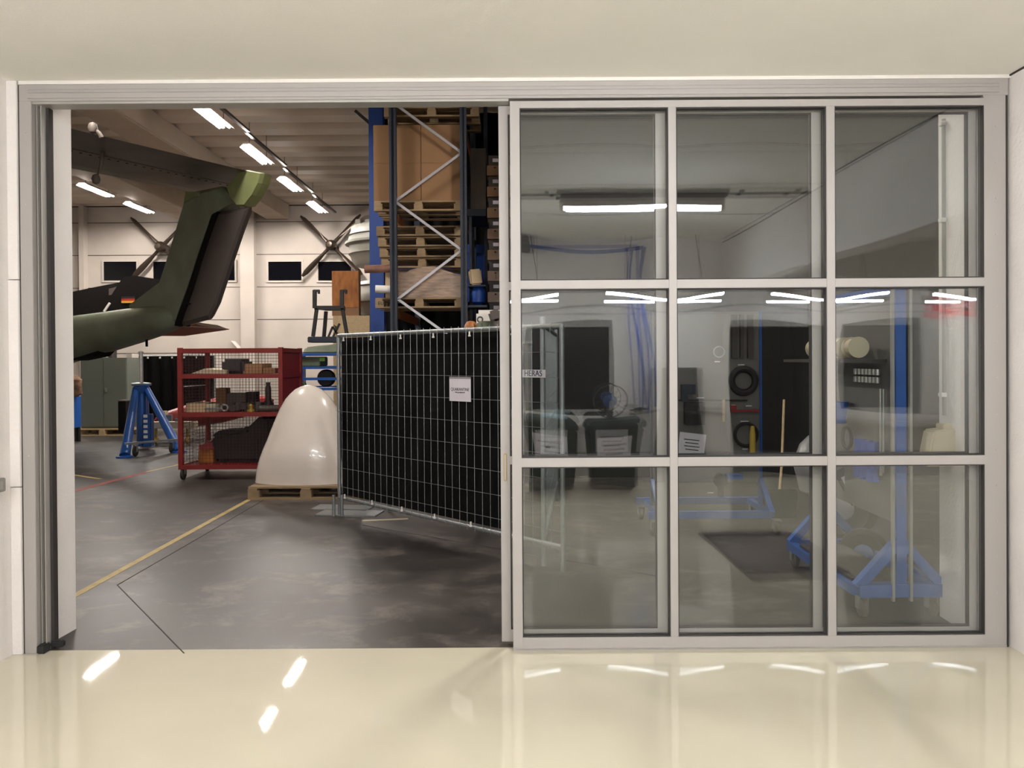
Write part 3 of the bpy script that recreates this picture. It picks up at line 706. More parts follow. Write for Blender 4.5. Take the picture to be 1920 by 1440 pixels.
s_ = MB().tube([FP(100, 690), FP(99, 700)], 0.02)
b = MB().box(T0.x-5.6, T0.x-5.2, T0.y+2.6, T0.y+3.0, 0, 1.5)
b = MB().tube([(FP(60, 690).x, FP(60, 690).y, 0), FP(60, 700)], 0.08)
build(b, 'support_post', M['dsteel'], ac)

# dark aircraft behind it
YD2 = 18.2
da = empty('dark_aircraft', (PY(260, 560, YD2).x, YD2, 0), 'dark camouflaged aircraft with a small flag on its fin, behind the olive tail', 'aircraft')
def dslab(pts, Y, th, name, m, par=da):
    return build(MB().prism([PY(x, y, Y) for x, y in pts], (0, th, 0)), name, m, par, bevel=0.01)
dslab([(192, 592), (236, 522), (240, 520), (258, 518), (310, 526), (330, 560), (320, 600), (250, 610)], YD2, 0.35, 'fin', M['vdark'])
dslab([(100, 556), (137, 549), (165, 543), (226, 531), (236, 529), (222, 600), (137, 612), (100, 612)], YD2+0.4, 0.3, 'fuselage', M['vdark'])
build(MB().prism([PY(x, y, YD2) for x, y in ((196, 540), (232, 531), (222, 551), (196, 552))], (0, 0.02, 0)).xf(Matrix.Translation((0, 0.2, 0))), 'panel', M['stab'], da)
b = MB().tube([PY(205, 583, YD2-0.3), PY(207, 570, YD2-0.3)], 0.02); build(MB().bar(PY(195, 584, YD2-0.22), PY(206, 568, YD2-0.22), 0.04), 'strut', M['white'], da)
fa, fb = PY(228, 556, YD2-0.18), PY(253, 568, YD2-0.18); h3 = (fa.z-fb.z)/3
fg = build(MB().box(fa.x, fb.x, YD2-0.19, YD2-0.178, fb.z, fa.z), 'flag', M['black'], da)
build(MB().box(fa.x, fb.x, YD2-0.194, YD2-0.19, fb.z+h3, fb.z+2*h3), 'red_stripe', mat('flag_red', 'a01c10', 0.6), fg)
build(MB().box(fa.x, fb.x, YD2-0.194, YD2-0.19, fb.z, fb.z+h3), 'gold_stripe', mat('flag_gold', 'c9932c', 0.6), fg)
build(MB().cbox(PY(277, 557, YD2-0.19), 0.08, 0.01, 0.05), 'marking', M['orange'], da)
q = [PY(300, 628, 13.6), PY(347, 629.5, 13.4), PY(430, 617.5, 14.0), PY(370, 607, 15.5), PY(300, 612, 15.0)]
tl = MB().loft([[Vector((v.x, v.y, 1.98)) for v in q], [Vector((v.x, v.y, 1.98)) for v in q]], cap=False)
q = [PZ(296, 630, 1.97), PZ(347, 629.5, 1.97), PZ(430, 618, 1.97)]
w0 = Vector((PY(300, 620, 14).x, 14.0, 0))
zq = 2.0
A1, A2, A3, A4 = PY(290, 630, 15.2), PY(347, 630, 15.2), PY(430, 618, 14.2), PY(368, 610, 13.4)
b = MB().loft([[A1-Vector((0,0,.0)), A2, A3, A4, PY(290, 614, 13.4)], [A1+Vector((0,0,.05)), A2+Vector((0,0,.05)), A3+Vector((0,0,.01)), A4+Vector((0,0,.05)), PY(290, 614, 13.4)+Vector((0,0,.05))]])
build(b, 'tailplane', M['orange'], da)['label'] = 'orange tailplane'
build(MB().loft([[PY(330, 612, 13.38), PY(365, 607, 13.36), PY(408, 612, 13.7), PY(425, 617, 14.1)], [PY(330, 610, 13.3), PY(365, 603.5, 13.3), PY(408, 609.5, 13.6), PY(425, 616, 14.0)]]), 'tailplane_tip', M['beige'], da)
build(MB().tube([(PY(210, 590, YD2+.4).x, YD2+.4, 0), PY(210, 575, YD2+.4)], 0.1), 'support', M['dsteel'], da)

# ------------------------------------------------------------------ cabinets, pallets, curtain at the back left
def pallet(cx, cy, w, d, label, rz=0, z=0.0, m='wood', group=None, near='x'):
    t = empty('pallet', (cx, cy, z), label, 'pallet', group, rz=rz)
    mm = M[m]; tb = MB()
    for k in range(5 if d < 1.0 else 7):
        n = 5 if d < 1.0 else 7; y = -d/2 + (k+0.5)*d/n; tb.box(-w/2, w/2, y-d/n*0.4, y+d/n*0.4, 0.122, 0.144)
    build(tb, 'deck_boards', mm, t, local=True)
    tb = MB()
    for x in (-w/2+0.05, 0, w/2-0.05): tb.box(x-0.05, x+0.05, -d/2, d/2, 0.10, 0.122)
    build(tb, 'stringer_boards', mm, t, local=True)
    for x in (-w/2+0.06, 0, w/2-0.06):
        for y in (-d/2+0.06, 0, d/2-0.06): build(MB().box(x-0.06, x+0.06, y-0.06, y+0.06, 0.022, 0.10), 'block', mm, t, local=True)
    for y in (-d/2+0.05, 0, d/2-0.05): build(MB().box(-w/2, w/2, y-0.05, y+0.05, 0.0, 0.022), 'bottom_board', mm, t, local=True)
    return t
A_ = PZ(143, 817.5); B_ = PZ(243, 816); cy = A_.y+0.4
pallet((A_.x+B_.x)/2, cy, B_.x-A_.x+0.1, 0.8, 'wooden pallet under the grey green cabinet at the back left', m='wood2')
x0, x1 = PY(150, 700, cy-0.3).x, PY(237, 700, cy-0.3).x; zt = PY(190, 671, cy-0.3).z
t = empty('cabinet', ((x0+x1)/2, cy, 0.144), 'tall grey green two door cabinet on a pallet', 'cabinet')
build(MB().box(x0, x1, cy-0.28, cy+0.3, 0.146, zt), 'body', M['cabinet'], t, bevel=0.006)
xm = (x0+x1)/2
for a_, c_ in ((x0+0.01, xm-0.003), (xm+0.003, x1-0.01)):
    dd = build(MB().box(a_, c_, cy-0.30, cy-0.281, 0.18, zt-0.02), 'door', M['cabinet'], t, bevel=0.003)
build(MB().cbox((xm+0.06, cy-0.315, 0.95), 0.03, 0.03, 0.09), 'handle', M['galv'], t)
x0, x1 = PY(120, 700, cy-0.1).x, PY(149, 700, cy-0.1).x
t = empty('cabinet', ((x0+x1)/2, cy+0.9, 0), 'dark green cabinet half hidden behind the white reveal on the left', 'cabinet')
build(MB().box(x0, x1, cy+0.6, cy+1.1, 0, zt+0.02), 'body', M['greenbox'], t, bevel=0.006)
build(MB().box(x0+0.02, x1-0.02, cy+0.58, cy+0.599, 0.05, zt-0.02), 'door', M['greenbox'], t)
# blue drawer trolley at far left with bundle on top
c0 = PZ(144, 832); x0, x1 = PY(118, 760, c0.y).x, PY(152.5, 760, c0.y+0.5).x
zt = PY(145, 745, c0.y).z; zb = PY(145, 800, c0.y).z
t = empty('drawer_trolley', ((x0+x1)/2, c0.y+0.25, 0), 'blue drawer trolley with pale drawer edges, far left behind the reveal', 'trolley')
build(MB().box(x0, x1, c0.y, c0.y+0.5, zb-0.05, zt), 'body', M['blue'], t, bevel=0.01)
for k in range(4):
    z = zb + (zt-zb)*k/4; o = build(MB().box(x0+0.02, x1-0.005, c0.y-0.015, c0.y-0.001, z+0.01, z+(zt-zb)/4-0.01), 'drawer', M['rackblue'], t)
    build(MB().box(x0+0.02, x1-0.005, c0.y-0.03, c0.y-0.016, z+(zt-zb)/4-0.04, z+(zt-zb)/4-0.015), 'drawer_edge', M['white'], o)
for x in (x0+0.05, x1-0.08): build(MB().tube([(x, c0.y+0.06, 0), (x, c0.y+0.06, zb-0.05)], 0.03).tube([(x, c0.y+0.44, 0), (x, c0.y+0.44, zb-0.05)], 0.03), 'leg', M['black'], t)
b = MB().lathe([(0.08, 0), (0.14, 0.06), (0.13, 0.22), (0.15, 0.32), (0.06, 0.40), (0.01, 0.41)], (PY(139, 740, c0.y+.2).x, c0.y+0.2, zt+0.002), 'Z', 14)
for v in b.v: v.x += 0.02*math.sin(v.z*40); v.y += 0.02*math.cos(v.z*33)
o = build(b, 'cloth_bundle', mat('brown_beige_cloth', '8a6a50', 0.9, dark='4a3428', var=0.5, vscale=9), smooth=True); tag(o, 'brown and beige bundle on top of the blue drawer trolley', 'bundle')
# black curtain fence
Yc = 17.2
x0, x1 = PY(248, 700, Yc).x, PY(400, 700, Yc).x; zt = PY(290, 668, Yc).z
t = empty('privacy_screen', ((x0+x1)/2, Yc, 0), 'black netting screen with white clips behind the blue jack', 'screen')
b = MB(); n = 40
b.loft([[Vector((x0+(x1-x0)*k/n, Yc+0.03*math.sin(k*1.1), z)) for k in range(n+1)]+[Vector((x0+(x1-x0)*k/n, Yc+0.02+0.03*math.sin(k*1.1), z)) for k in range(n, -1, -1)] for z in (0.12, zt)])
build(b, 'netting', M['net'], t)
build(MB().tube([(x0, Yc+0.06, zt), (x1, Yc+0.06, zt)], 0.02).tube([(x0, Yc+0.06, 0), (x0, Yc+0.06, zt)], 0.02).tube([(x1, Yc+0.06, 0), (x1, Yc+0.06, zt)], 0.02), 'frame', M['galv'], t, smooth=True)
g = MB()
for k in range(8): g.cbox((x0+0.1+k*0.27, Yc-0.04, zt-0.03), 0.03, 0.02, 0.04)
for k in range(4): g.cbox((x0+0.03, Yc-0.04, zt-0.3-k*0.35), 0.02, 0.02, 0.03)
build(g, 'clips', M['white'], t)
x0, x1 = PY(237, 700, 16.6).x, PY(247.5, 700, 16.6).x
o = struct(MB().box(x0, x1, 16.6, 16.9, 0, PY(240, 663, 16.6).z), 'trim_13', M['hwall'])
x0, x1 = PY(224, 780, 15.2).x, PY(240, 780, 15.2).x
t = empty('storage_box', ((x0+x1)/2, 15.3, 0), 'narrow dark brown crate beside the grey green cabinet', 'crate')
build(MB().box(x0+0.02, x1, 15.1, 15.35, 0.146, PY(230, 752, 15.2).z), 'body', M['vdark'], t, bevel=0.01)
build(MB().box(x0+0.02, x1, 15.09, 15.36, PY(230, 752, 15.2).z, PY(230, 750, 15.2).z), 'lid', M['brown'], t)

# ------------------------------------------------------------------ blue tripod jack
J = PZ(265, 842); 
t = empty('tripod_jack', (J.x, J.y, 0), 'blue three legged aircraft jack with silver ram below the olive tail', 'jack')
yj = J.y
top = PY(265, 726, yj)
def leg(pa, za, pb): return None
F1 = PZ(234, 858); F2 = PZ(336, 848); F3 = PZ(262, 838); F3.y += 0.2
for k, (f, off) in enumerate(((F1, (-0.07, -0.05)), (F2, (0.09, 0)), (F3, (0, 0.08)))):
    h = Vector((top.x+off[0], top.y+off[1], top.z-0.03)); f = Vector((f.x, f.y, 0.03))
    lg = build(MB().tube([h, f], 0.06 if k < 2 else 0.08, 14, 0.082), 'leg', M['blue'], t, smooth=True)
    build(MB().lathe([(0.13, 0.0), (0.13, 0.025), (0.03, 0.04)], (f.x, f.y, 0), 'Z', 16), 'foot_plate', M['blue'], lg, smooth=True)
build(MB().lathe([(0.10, -0.10), (0.12, -0.04), (0.12, 0.02), (0.16, 0.03), (0.16, 0.05), (0.05, 0.06)], top, 'Z', 16), 'head', M['blue'], t, smooth=True)
build(MB().lathe([(0.18, 0.05), (0.18, 0.07), (0.04, 0.09)], top, 'Z', 6), 'lock_ring', M['galv'], t)
build(MB().tube([top, Vector((top.x, top.y, PY(265, 660, yj).z))], 0.032, 12), 'ram', M['steel'], t, smooth=True)
build(MB().lathe([(0.045, -0.02), (0.045, 0.0), (0.02, 0.02)], (top.x, top.y, PY(265, 660, yj).z), 'Z', 12), 'saddle', M['steel'], t)
build(MB().tube([Vector((top.x, top.y, 0.06)), Vector((top.x, top.y, top.z-0.1))], 0.085, 14), 'cylinder', M['blue'], t, smooth=True)
a_, c_ = PY(278, 836, yj-0.1), PY(278, 776, yj-0.1)
pu = build(MB().box(a_.x-0.06, a_.x+0.08, yj-0.16, yj-0.04, 0.06, c_.z), 'pump', M['blue'], t, bevel=0.01)
g = MB()
for k in range(5): g.box(a_.x-0.05, a_.x+0.02, yj-0.165, yj-0.161, c_.z-0.06-0.09*k, c_.z-0.01-0.09*k)
build(g, 'label_plate', M['white'], pu)
build(MB().bar(Vector((F1.x, F1.y, 0.22)), Vector((F2.x, F2.y, 0.22)), 0.03), 'tie_bar', M['galv'], t)
def caster(c, r, parent, m1='tyre'):
    c = Vector(c)
    w = build(MB().lathe([(r*0.8, -0.02), (r, -0.012), (r, 0.012), (r*0.8, 0.02)], (c.x, c.y, r), 'X', 18), 'caster_wheel', M[m1], parent, smooth=True)
    build(MB().box(c.x-0.03, c.x-0.024, c.y-0.02, c.y+0.03, r*0.9, r*2.2).box(c.x+0.024, c.x+0.03, c.y-0.02, c.y+0.03, r*0.9, r*2.2).box(c.x-0.035, c.x+0.035, c.y-0.035, c.y+0.035, r*2.2, r*2.2+0.01), 'caster_fork', M['galv'], w)
caster(PZ(254, 856), 0.085, t); caster(PZ(322, 849), 0.08, t)
# red drop tank on white dolly behind
Yt = 14.6
P0, P1 = PY(288, 792, Yt), PY(380, 775, Yt+0.6)
t = empty('drop_tank', ((P0.x+P1.x)/2, Yt, 0.5), 'faded red tapered tank lying behind the blue jack and the red cage cart', 'tank')
dirv = (P1-P0).normalized(); rings = []
for s, r in ((0, 0.02), (0.06, 0.09), (0.3, 0.17), (0.7, 0.23), (1.3, 0.26), (1.9, 0.22), (2.3, 0.1), (2.4, 0.02)):
    c = P0+dirv*s+Vector((0,0,0.0)); u = Vector((-dirv.y, dirv.x, 0)).normalized(); v = dirv.cross(u)
    rings.append([c+u*r*math.cos(2*PI*k/16)+v*r*math.sin(2*PI*k/16) for k in range(16)])
build(MB().loft(rings), 'shell', M['redtank'], t, smooth=True)
build(MB().cbox(P0+dirv*0.9+Vector((0,-0.24,0.1)), 0.2, 0.02, 0.05), 'placard', M['stab'], t)
A_, B_ = PY(284, 812, Yt-0.35), PY(368, 812, Yt-0.35)
t = empty('tank_dolly', ((A_.x+B_.x)/2, Yt-0.35, 0), 'white low dolly with hydraulic fittings under the red tank', 'dolly')
build(MB().box(A_.x, B_.x, Yt-0.45, Yt-0.25, 0.30, 0.42).box(A_.x+0.2, A_.x+0.28, Yt-0.42, Yt-0.28, 0.42, 0.62), 'frame', M['beige'], t, bevel=0.01)
for s in (0.1, 0.8): build(MB().lathe([(0.05, -0.03), (0.07, 0), (0.05, 0.03)], (A_.x+s*(B_.x-A_.x), Yt-0.35, 0.07), 'X', 14).cbox((A_.x+s*(B_.x-A_.x), Yt-0.35, 0.18), 0.04, 0.04, 0.24), 'wheel', M['brass'], t, smooth=True)
build(MB().cbox((A_.x+0.4, Yt-0.5, 0.5), 0.1, 0.05, 0.12).cbox((A_.x+0.55, Yt-0.5, 0.46), 0.08, 0.05, 0.06), 'valve', M['steel'], t)

# ------------------------------------------------------------------ red cage cart
Yc = 9.95; Yk = Yc+0.95
ct = empty('cage_cart', (PY(435, 880, Yc).x, Yc+0.45, 0), 'red wheeled mesh cage cart loaded with parts, left of the white nose cone', 'cart')
X0, X1 = PY(333, 760, Yc).x, PY(530, 760, Yc).x
Z0 = PY(435, 880, Yc).z; Z0t = PY(435, 870, Yc).z; Z3 = PY(435, 653, Yc).z; Z1 = PY(435, 777, Yc).z; Z2 = PY(435, 705, Yc).z
pw = 0.055
for x in (X0, X1-pw):
    for y in (Yc, Yk-pw): build(MB().box(x, x+pw, y, y+pw, Z0, Z3+0.01), 'post', M['red'], ct)
for z in (Z0, Z1-0.03, Z2-0.03, Z3-0.055):
    g = MB(); hh = 0.055
    g.box(X0+pw, X1-pw, Yc+0.003, Yc+0.05, z, z+hh).box(X0+pw, X1-pw, Yk-0.05, Yk-0.003, z, z+hh).box(X0+0.003, X0+0.05, Yc+pw, Yk-pw, z, z+hh).box(X1-0.05, X1-0.003, Yc+pw, Yk-pw, z, z+hh)
    build(g, 'rail', M['red'], ct)
for z in (Z0+0.03, Z1, Z2): build(MB().box(X0+0.05, X1-0.05, Yc+0.05, Yk-0.05, z+0.012, z+0.022), 'shelf', M['red'], ct)
def meshpanel(a, b_, z0, z1, sp_, r, name, m, parent, sz=None):
    g = MB(); a = Vector((a[0], a[1], 0)); b_ = Vector((b_[0], b_[1], 0)); n = int((b_-a).length/sp_); sz = sz or sp_
    nn = (b_-a).normalized()
    for k in range(1, n):
        p = a + (b_-a)*(k/n); g.bar(p+Vector((0,0,z0)), p+Vector((0,0,z1)), r*2)
    m_ = int(round((z1-z0)/sz))
    for k in range(1, m_): z = z0+(z1-z0)*k/m_; g.bar(a+Vector((0,0,z)), b_+Vector((0,0,z)), r*2)
    return build(g, name, m, parent)
for (za, zb) in ((Z0+0.055, Z1-0.03), (Z1+0.025, Z2-0.03), (Z2+0.025, Z3-0.05)):
    meshpanel((X0+pw, Yc+0.025), (X1-pw, Yc+0.025), za, zb, 0.042, 0.0017, 'mesh_panel', M['redwire'], ct)
    meshpanel((X0+pw, Yk-0.025), (X1-pw, Yk-0.025), za, zb, 0.042, 0.0017, 'mesh_panel', M['redwire'], ct)
    meshpanel((X0+0.025, Yc+pw), (X0+0.025, Yk-pw), za, zb, 0.045, 0.002, 'mesh_panel', M['redwire'], ct)
    build(MB().box(X1-0.03, X1-0.024, Yc+pw, Yk-pw, za, zb), 'side_panel', M['red'], ct)
for x in (X0+0.04, X1-0.05):
    for y in (Yc+0.06, Yk-0.1): caster((x, y, 0), 0.075, ct)
# load of the cart
G = 'parts stored in the red cage cart'
def simple(name, mb_, m, label, cat, group=None, smooth=False, bevel=0.0):
    o = build(mb_, name, m, smooth=smooth, bevel=bevel); return tag(o, label, cat, group)
def boxat(xa, xb, ytop, Y, zf, dep, name, m, label, cat='box', group=G, bevel=0.004):
    a_, c_ = PY(xa, ytop, Y), PY(xb, ytop, Y)
    return simple(name, MB().box(a_.x, c_.x, Y, Y+dep, zf, a_.z), M[m], label, cat, group, bevel=bevel)
S0, S1, S2 = Z0+0.053, Z1+0.023, Z2+0.023
boxat(348, 385, 756, Yc+0.12, S1, 0.35, 'carton', 'carton2', 'pale cardboard carton, left on the middle shelf of the red cart')
boxat(385, 404, 758, Yc+0.14, S1, 0.25, 'paper_box', 'beige', 'small cream box beside the pale carton in the red cart')
boxat(404, 423, 728, Yc+0.42, S1, 0.18, 'carton', 'carton', 'upright brown carton on the middle shelf of the red cart')
boxat(424, 460, 737, Yc+0.46, S1, 0.2, 'metal_case', 'stab', 'grey metal case in the middle of the red cart')
boxat(460, 478, 735, Yc+0.5, S1, 0.2, 'metal_case', 'darkbox', 'dark case right of the grey metal case in the red cart')
boxat(455, 492, 682, Yc+0.3, S2, 0.4, 'wooden_box', 'carton', 'brown wooden box, right part of the top shelf of the red cart')
boxat(493, 516, 690, Yc+0.3, S2, 0.4, 'carton', 'tape', 'dark brown carton at the right end of the red cart top shelf')
o = boxat(414, 456, 673, Yc+0.25, S2, 0.4, 'equipment_case', 'darkbox', 'black equipment case in the middle of the top shelf of the red cart', bevel=0.04)
c = PY(395, 695, Yc+0.3)
simple('sheet_fairing', MB().loft([[Vector((c.x-0.22, Yc+0.2, S2+0.01)), Vector((c.x+0.25, Yc+0.2, S2+0.005)), Vector((c.x+0.25, Yc+0.2, S2+0.05)), Vector((c.x-0.05, Yc+0.2, S2+0.07))], [Vector((c.x-0.12, Yc+0.5, S2+0.01)), Vector((c.x+0.25, Yc+0.5, S2+0.005)), Vector((c.x+0.25, Yc+0.5, S2+0.06)), Vector((c.x, Yc+0.5, S2+0.08))]]), M['beige'], 'cream wedge shaped panel lying on the top shelf of the red cart', 'panel', G)
c = PY(420, 770, Yc+0.15)
simple('ring_spanner', MB().torus((c.x+0.02, Yc+0.12, S1+0.055), 0.04, 0.014, axis='Y').bar((c.x-0.24, Yc+0.12, S1+0.05), (c.x-0.03, Yc+0.12, S1+0.05), 0.02), M['galv'], 'steel ring part with long shank on the middle shelf of the red cart', 'tool', G)
c = PY(455, 760, Yc+0.2)
b = MB()
for k in range(9): b.cbox((c.x-0.12+0.045*k, Yc+0.2+0.03*(k % 3), S1+0.05+0.02*(k % 2)), 0.07, 0.09, 0.08+0.03*(k % 3), rz=0.5*k)
simple('machine_part', b, M['dsteel'], 'dark jumble casting on the middle shelf of the red cart', 'machine part', G)
c = PY(470, 765, Yc+0.12)
simple('brass_valve', MB().lathe([(0.05, 0), (0.05, 0.02), (0.03, 0.04), (0.035, 0.08), (0.015, 0.1)], (c.x, Yc+0.13, S1+0.002), 'Z', 12), M['brass'], 'brass valve on the middle shelf of the red cart', 'valve', G, smooth=True)
c = PY(503, 750, Yc+0.3)
simple('hydraulic_strut', MB().lathe([(0.07, 0), (0.07, 0.1), (0.04, 0.14), (0.04, 0.3), (0.025, 0.34), (0.03, 0.38)], (c.x, Yc+0.3, S1+0.002), 'Z', 14), M['dsteel'], 'upright dark hydraulic strut at the right of the middle shelf of the red cart', 'machine part', G, smooth=True)
c = PY(510, 770, Yc+0.2)
simple('steel_tube', MB().tube([(c.x-0.15, Yc+0.14, S1+0.045), (c.x+0.1, Yc+0.16, S1+0.045)], 0.042, 14), M['stab'], 'short grey tube lying at the right of the middle shelf of the red cart', 'tube', G, smooth=True)
a_ = PY(403, 850, Yc+0.3); c_ = PY(530, 850, Yc+0.3)
b = MB(); b.loft([[Vector((a_.x+dx_, y, z)) for dx_, z in ((0.0, S0+0.002), (0.78, S0+0.002), (0.78, S0+0.62), (0.62, S0+0.63), (0.42, S0+0.44), (0.05, S0+0.42), (-0.06, S0+0.34), (0.0, S0+0.16))] for y in (Yc+0.25, Yc+0.75)])
simple('engine_cover', b, M['darkbox'], 'big black padded cover filling the bottom of the red cart', 'cover', G, bevel=0.05)
boxat(372, 399, 844, Yc+0.25, S0, 0.3, 'wooden_box', 'ply', 'small orange wooden box at the bottom of the red cart')
c = PY(385, 836, Yc+0.3)
simple('machine_part', MB().cbox((c.x, Yc+0.4, S0+0.20), 0.20, 0.22, 0.07, rz=0.2).cbox((c.x+0.03, Yc+0.38, S0+0.25), 0.12, 0.1, 0.06, rz=0.5), M['redtank'], 'dark red part stacked on the small orange box in the red cart', 'machine part', G)
c0 = PY(427, 790, Yc+0.3)
simple('white_rod', MB().tube([PY(343, 725, Yc+0.5), PY(385, 722, Yc+0.5)], 0.006), M['white'], 'thin white rod hanging inside the middle bay of the red cart', 'rod', G)

# ------------------------------------------------------------------ white nose cone on pallet
pa = PZ(472, 937.5); Yn = pa.y
cx = PY(580, 913, Yn+0.35).x; sc = (Yn+0.35)/F
pl = pallet(cx+0.05, Yn+0.42, 1.28, 0.84, 'worn wooden pallet under the white nose cone')
prof = [(100, 914), (99, 900), (97, 880), (91.5, 860), (84.5, 842), (77, 825), (70.5, 808), (61, 785), (52, 765), (42, 748), (34, 739), (24, 730), (14, 725), (6, 722.5), (1, 722)]
b = MB(); rings = []
for r, y in prof:
    z = PY(580, y, Yn+0.35).z; z = max(z, 0.147); rr = r*sc*1.02; ry = min(0.34, rr*0.62)
    rings.append([Vector((cx+rr*math.cos(2*PI*k/40) - 0.02*(1-rr), Yn+0.40+ry*math.sin(2*PI*k/40), z)) for k in range(40)])
rings.reverse()
t = empty('nose_cone', (cx, Yn+0.4, 0.146), 'glossy white fibreglass nose cone standing on a pallet', 'nose cone')
build(MB().loft(rings), 'shell', M['gelcoat'], t, smooth=True)
q = PY(488, 897, Yn+0.25)
build(MB().cbox((q.x+0.005, Yn+0.255, q.z), 0.03, 0.004, 0.13, rz=-0.9), 'tape_patch', M['brass'], t)['label'] = 'yellowed tape patch near the lower left edge'
# silvery bag behind the cone
q = PY(620, 750, 9.3); b = MB().lathe([(0.02, -0.22), (0.12, -0.15), (0.13, 0.0), (0.09, 0.1), (0.03, 0.14)], q, 'Z', 12)
for v in b.v: v.x += random.uniform(-.012, .012); v.y += random.uniform(-.012, .012); v.z += random.uniform(-.012, .012)

# ------------------------------------------------------------------ blue shelf rack with green cover, behind cone
Yr = 11.6
RX_0, RX_1 = PY(537, 700, Yr).x, PY(690, 700, Yr).x
t = empty('parts_rack', ((RX_0+RX_1)/2, Yr+0.4, 0), 'blue steel shelf rack between the red cart and the fence', 'rack')
zr = [PY(590, y, Yr).z for y in (662, 687, 708, 727, 800)]
for x in (RX_0, RX_1-0.06):
    for y in (Yr, Yr+0.8): build(MB().box(x, x+0.065, y, y+0.05, 0, zr[0]), 'post', M['blue'], t)
for i, z in enumerate(zr):
    b = MB().box(RX_0+0.065, RX_1-0.06, Yr+0.005, Yr+0.045, z-0.04, z)
    if i != 2: b.box(RX_0+0.065, RX_1-0.06, Yr+0.805, Yr+0.845, z-0.04, z).box(RX_0+0.07, RX_1-0.07, Yr+0.05, Yr+0.8, z-0.03, z-0.02)
    build(b, 'shelf' if i != 2 else 'rail', M['blue'], t)
G2 = 'things on the blue shelf rack'
def on(name, xa, xb, yt, yb_, Y, dep, m, label, cat, z0=None, bevel=0.01):
    a_, c_ = PY(xa, yt, Y), PY(xb, yb_, Y); return simple(name, MB().box(a_.x, c_.x, Y, Y+dep, c_.z if z0 is None else z0, a_.z), M[m], label, cat, G2, bevel=bevel)
on('crate', 546, 600, 669, 685, Yr+0.1, 0.5, 'greenbox', 'olive crate with green sticker on the upper shelf of the blue rack', 'crate', z0=zr[1]+0.001)
q = PY(604, 674, Yr+0.085); simple('sticker', MB().cbox(q, 0.08, 0.004, 0.05), M['pink'], 'bright green label on the olive crate', 'label')
q = PY(612, 700, Yr+0.3); simple('spare_wheel', MB().lathe([(0.05, -0.07), (0.115, -0.065), (0.135, -0.04), (0.135, 0.04), (0.115, 0.065), (0.05, 0.07)], (q.x, Yr+0.3, zr[3]+0.138), 'Y', 24), M['tyre'], 'black wheel standing on the lower shelf of the blue rack', 'wheel', G2, smooth=True)
q = PY(562, 718, Yr+0.2); simple('metal_pot', MB().lathe([(0.10, 0), (0.10, 0.06), (0.07, 0.09), (0.02, 0.1)], (q.x, Yr+0.2, zr[3]+0.001), 'Z', 16), M['greenbox'], 'small olive tin on the lower shelf of the blue rack', 'tin', G2, smooth=True)
q = PY(572, 700, Yr+0.15); simple('chrome_rod', MB().tube([(q.x, Yr+0.12, zr[3]), (q.x, Yr+0.12, zr[1]-0.04)], 0.008), M['steel'], 'thin chrome rod upright in the blue rack', 'rod', G2)
a_ = PY(568, 660, Yr+0.1); c_ = PY(690, 660, Yr+0.1)
b = MB(); b.loft([[Vector((x_, Yr+0.0, zr[0]+0.002)), Vector((x_, Yr+0.75, zr[0]+0.002)), Vector((x_, Yr+0.7, z_)), Vector((x_, Yr+0.08, z_-0.03))] for x_, z_ in ((a_.x, zr[0]+0.04), (a_.x+0.05, zr[0]+0.12), (a_.x+0.5, zr[0]+0.16), (c_.x, zr[0]+0.15))])
simple('canvas_cover', b, M['greenbox'], 'grey green canvas covered case on top of the blue rack', 'cover', bevel=0.02)
a_ = PY(578, 640, Yr+0.3); c_ = PY(640, 640, Yr+0.3); zc = zr[0]+0.165
o = simple('trestle_base', MB().box(a_.x, c_.x, Yr+0.25, Yr+0.6, zc, zc+0.09), M['rackdark'], 'dark blue slab under the black steel trestle', 'base', bevel=0.01)
zc += 0.092
t = empty('steel_trestle', ((a_.x+c_.x)/2, Yr+0.4, zc), 'black steel trestle with two upright hooks on top of the rack', 'trestle')
yt_ = Yr+0.3
def TP(px, py, dy=0): v = PY(px, py, yt_); return Vector((v.x, yt_+dy, max(v.z, zc)))
for (p1, p2, dy) in (((594, 578), (587, 634), 0), ((642, 578), (651, 634), 0), ((604, 582), (600, 632), 0.25), ((636, 582), (645, 632), 0.25)):
    build(MB().bar(TP(*p1, dy), TP(*p2, dy), 0.05), 'leg', M['black'], t)
build(MB().bar(TP(590, 577), TP(646, 577), 0.05, 0.06).bar(TP(602, 577, .25), TP(640, 577, .25), 0.05, 0.06).bar(TP(592, 577), TP(602, 577, .25), 0.05).bar(TP(644, 577), TP(638, 577, .25), 0.05), 'cross_beam', M['black'], t)
for s, x in ((1, 590), (-1, 641)):
    build(MB().bar(TP(x, 578), TP(x, 544), 0.055).bar(TP(x-2, 545.5), TP(x+9, 545.5), 0.04).bar(TP(x+8, 544), TP(x+8, 551), 0.03), 'hook', M['black'], t)
build(MB().bar(TP(622, 634, .1), TP(634, 606, .1), 0.03).bar(TP(613, 634, .1), TP(621, 612, .1), 0.03).bar(TP(633, 634, .1), TP(621, 612, .1), 0.03), 'brace', M['black'], t)
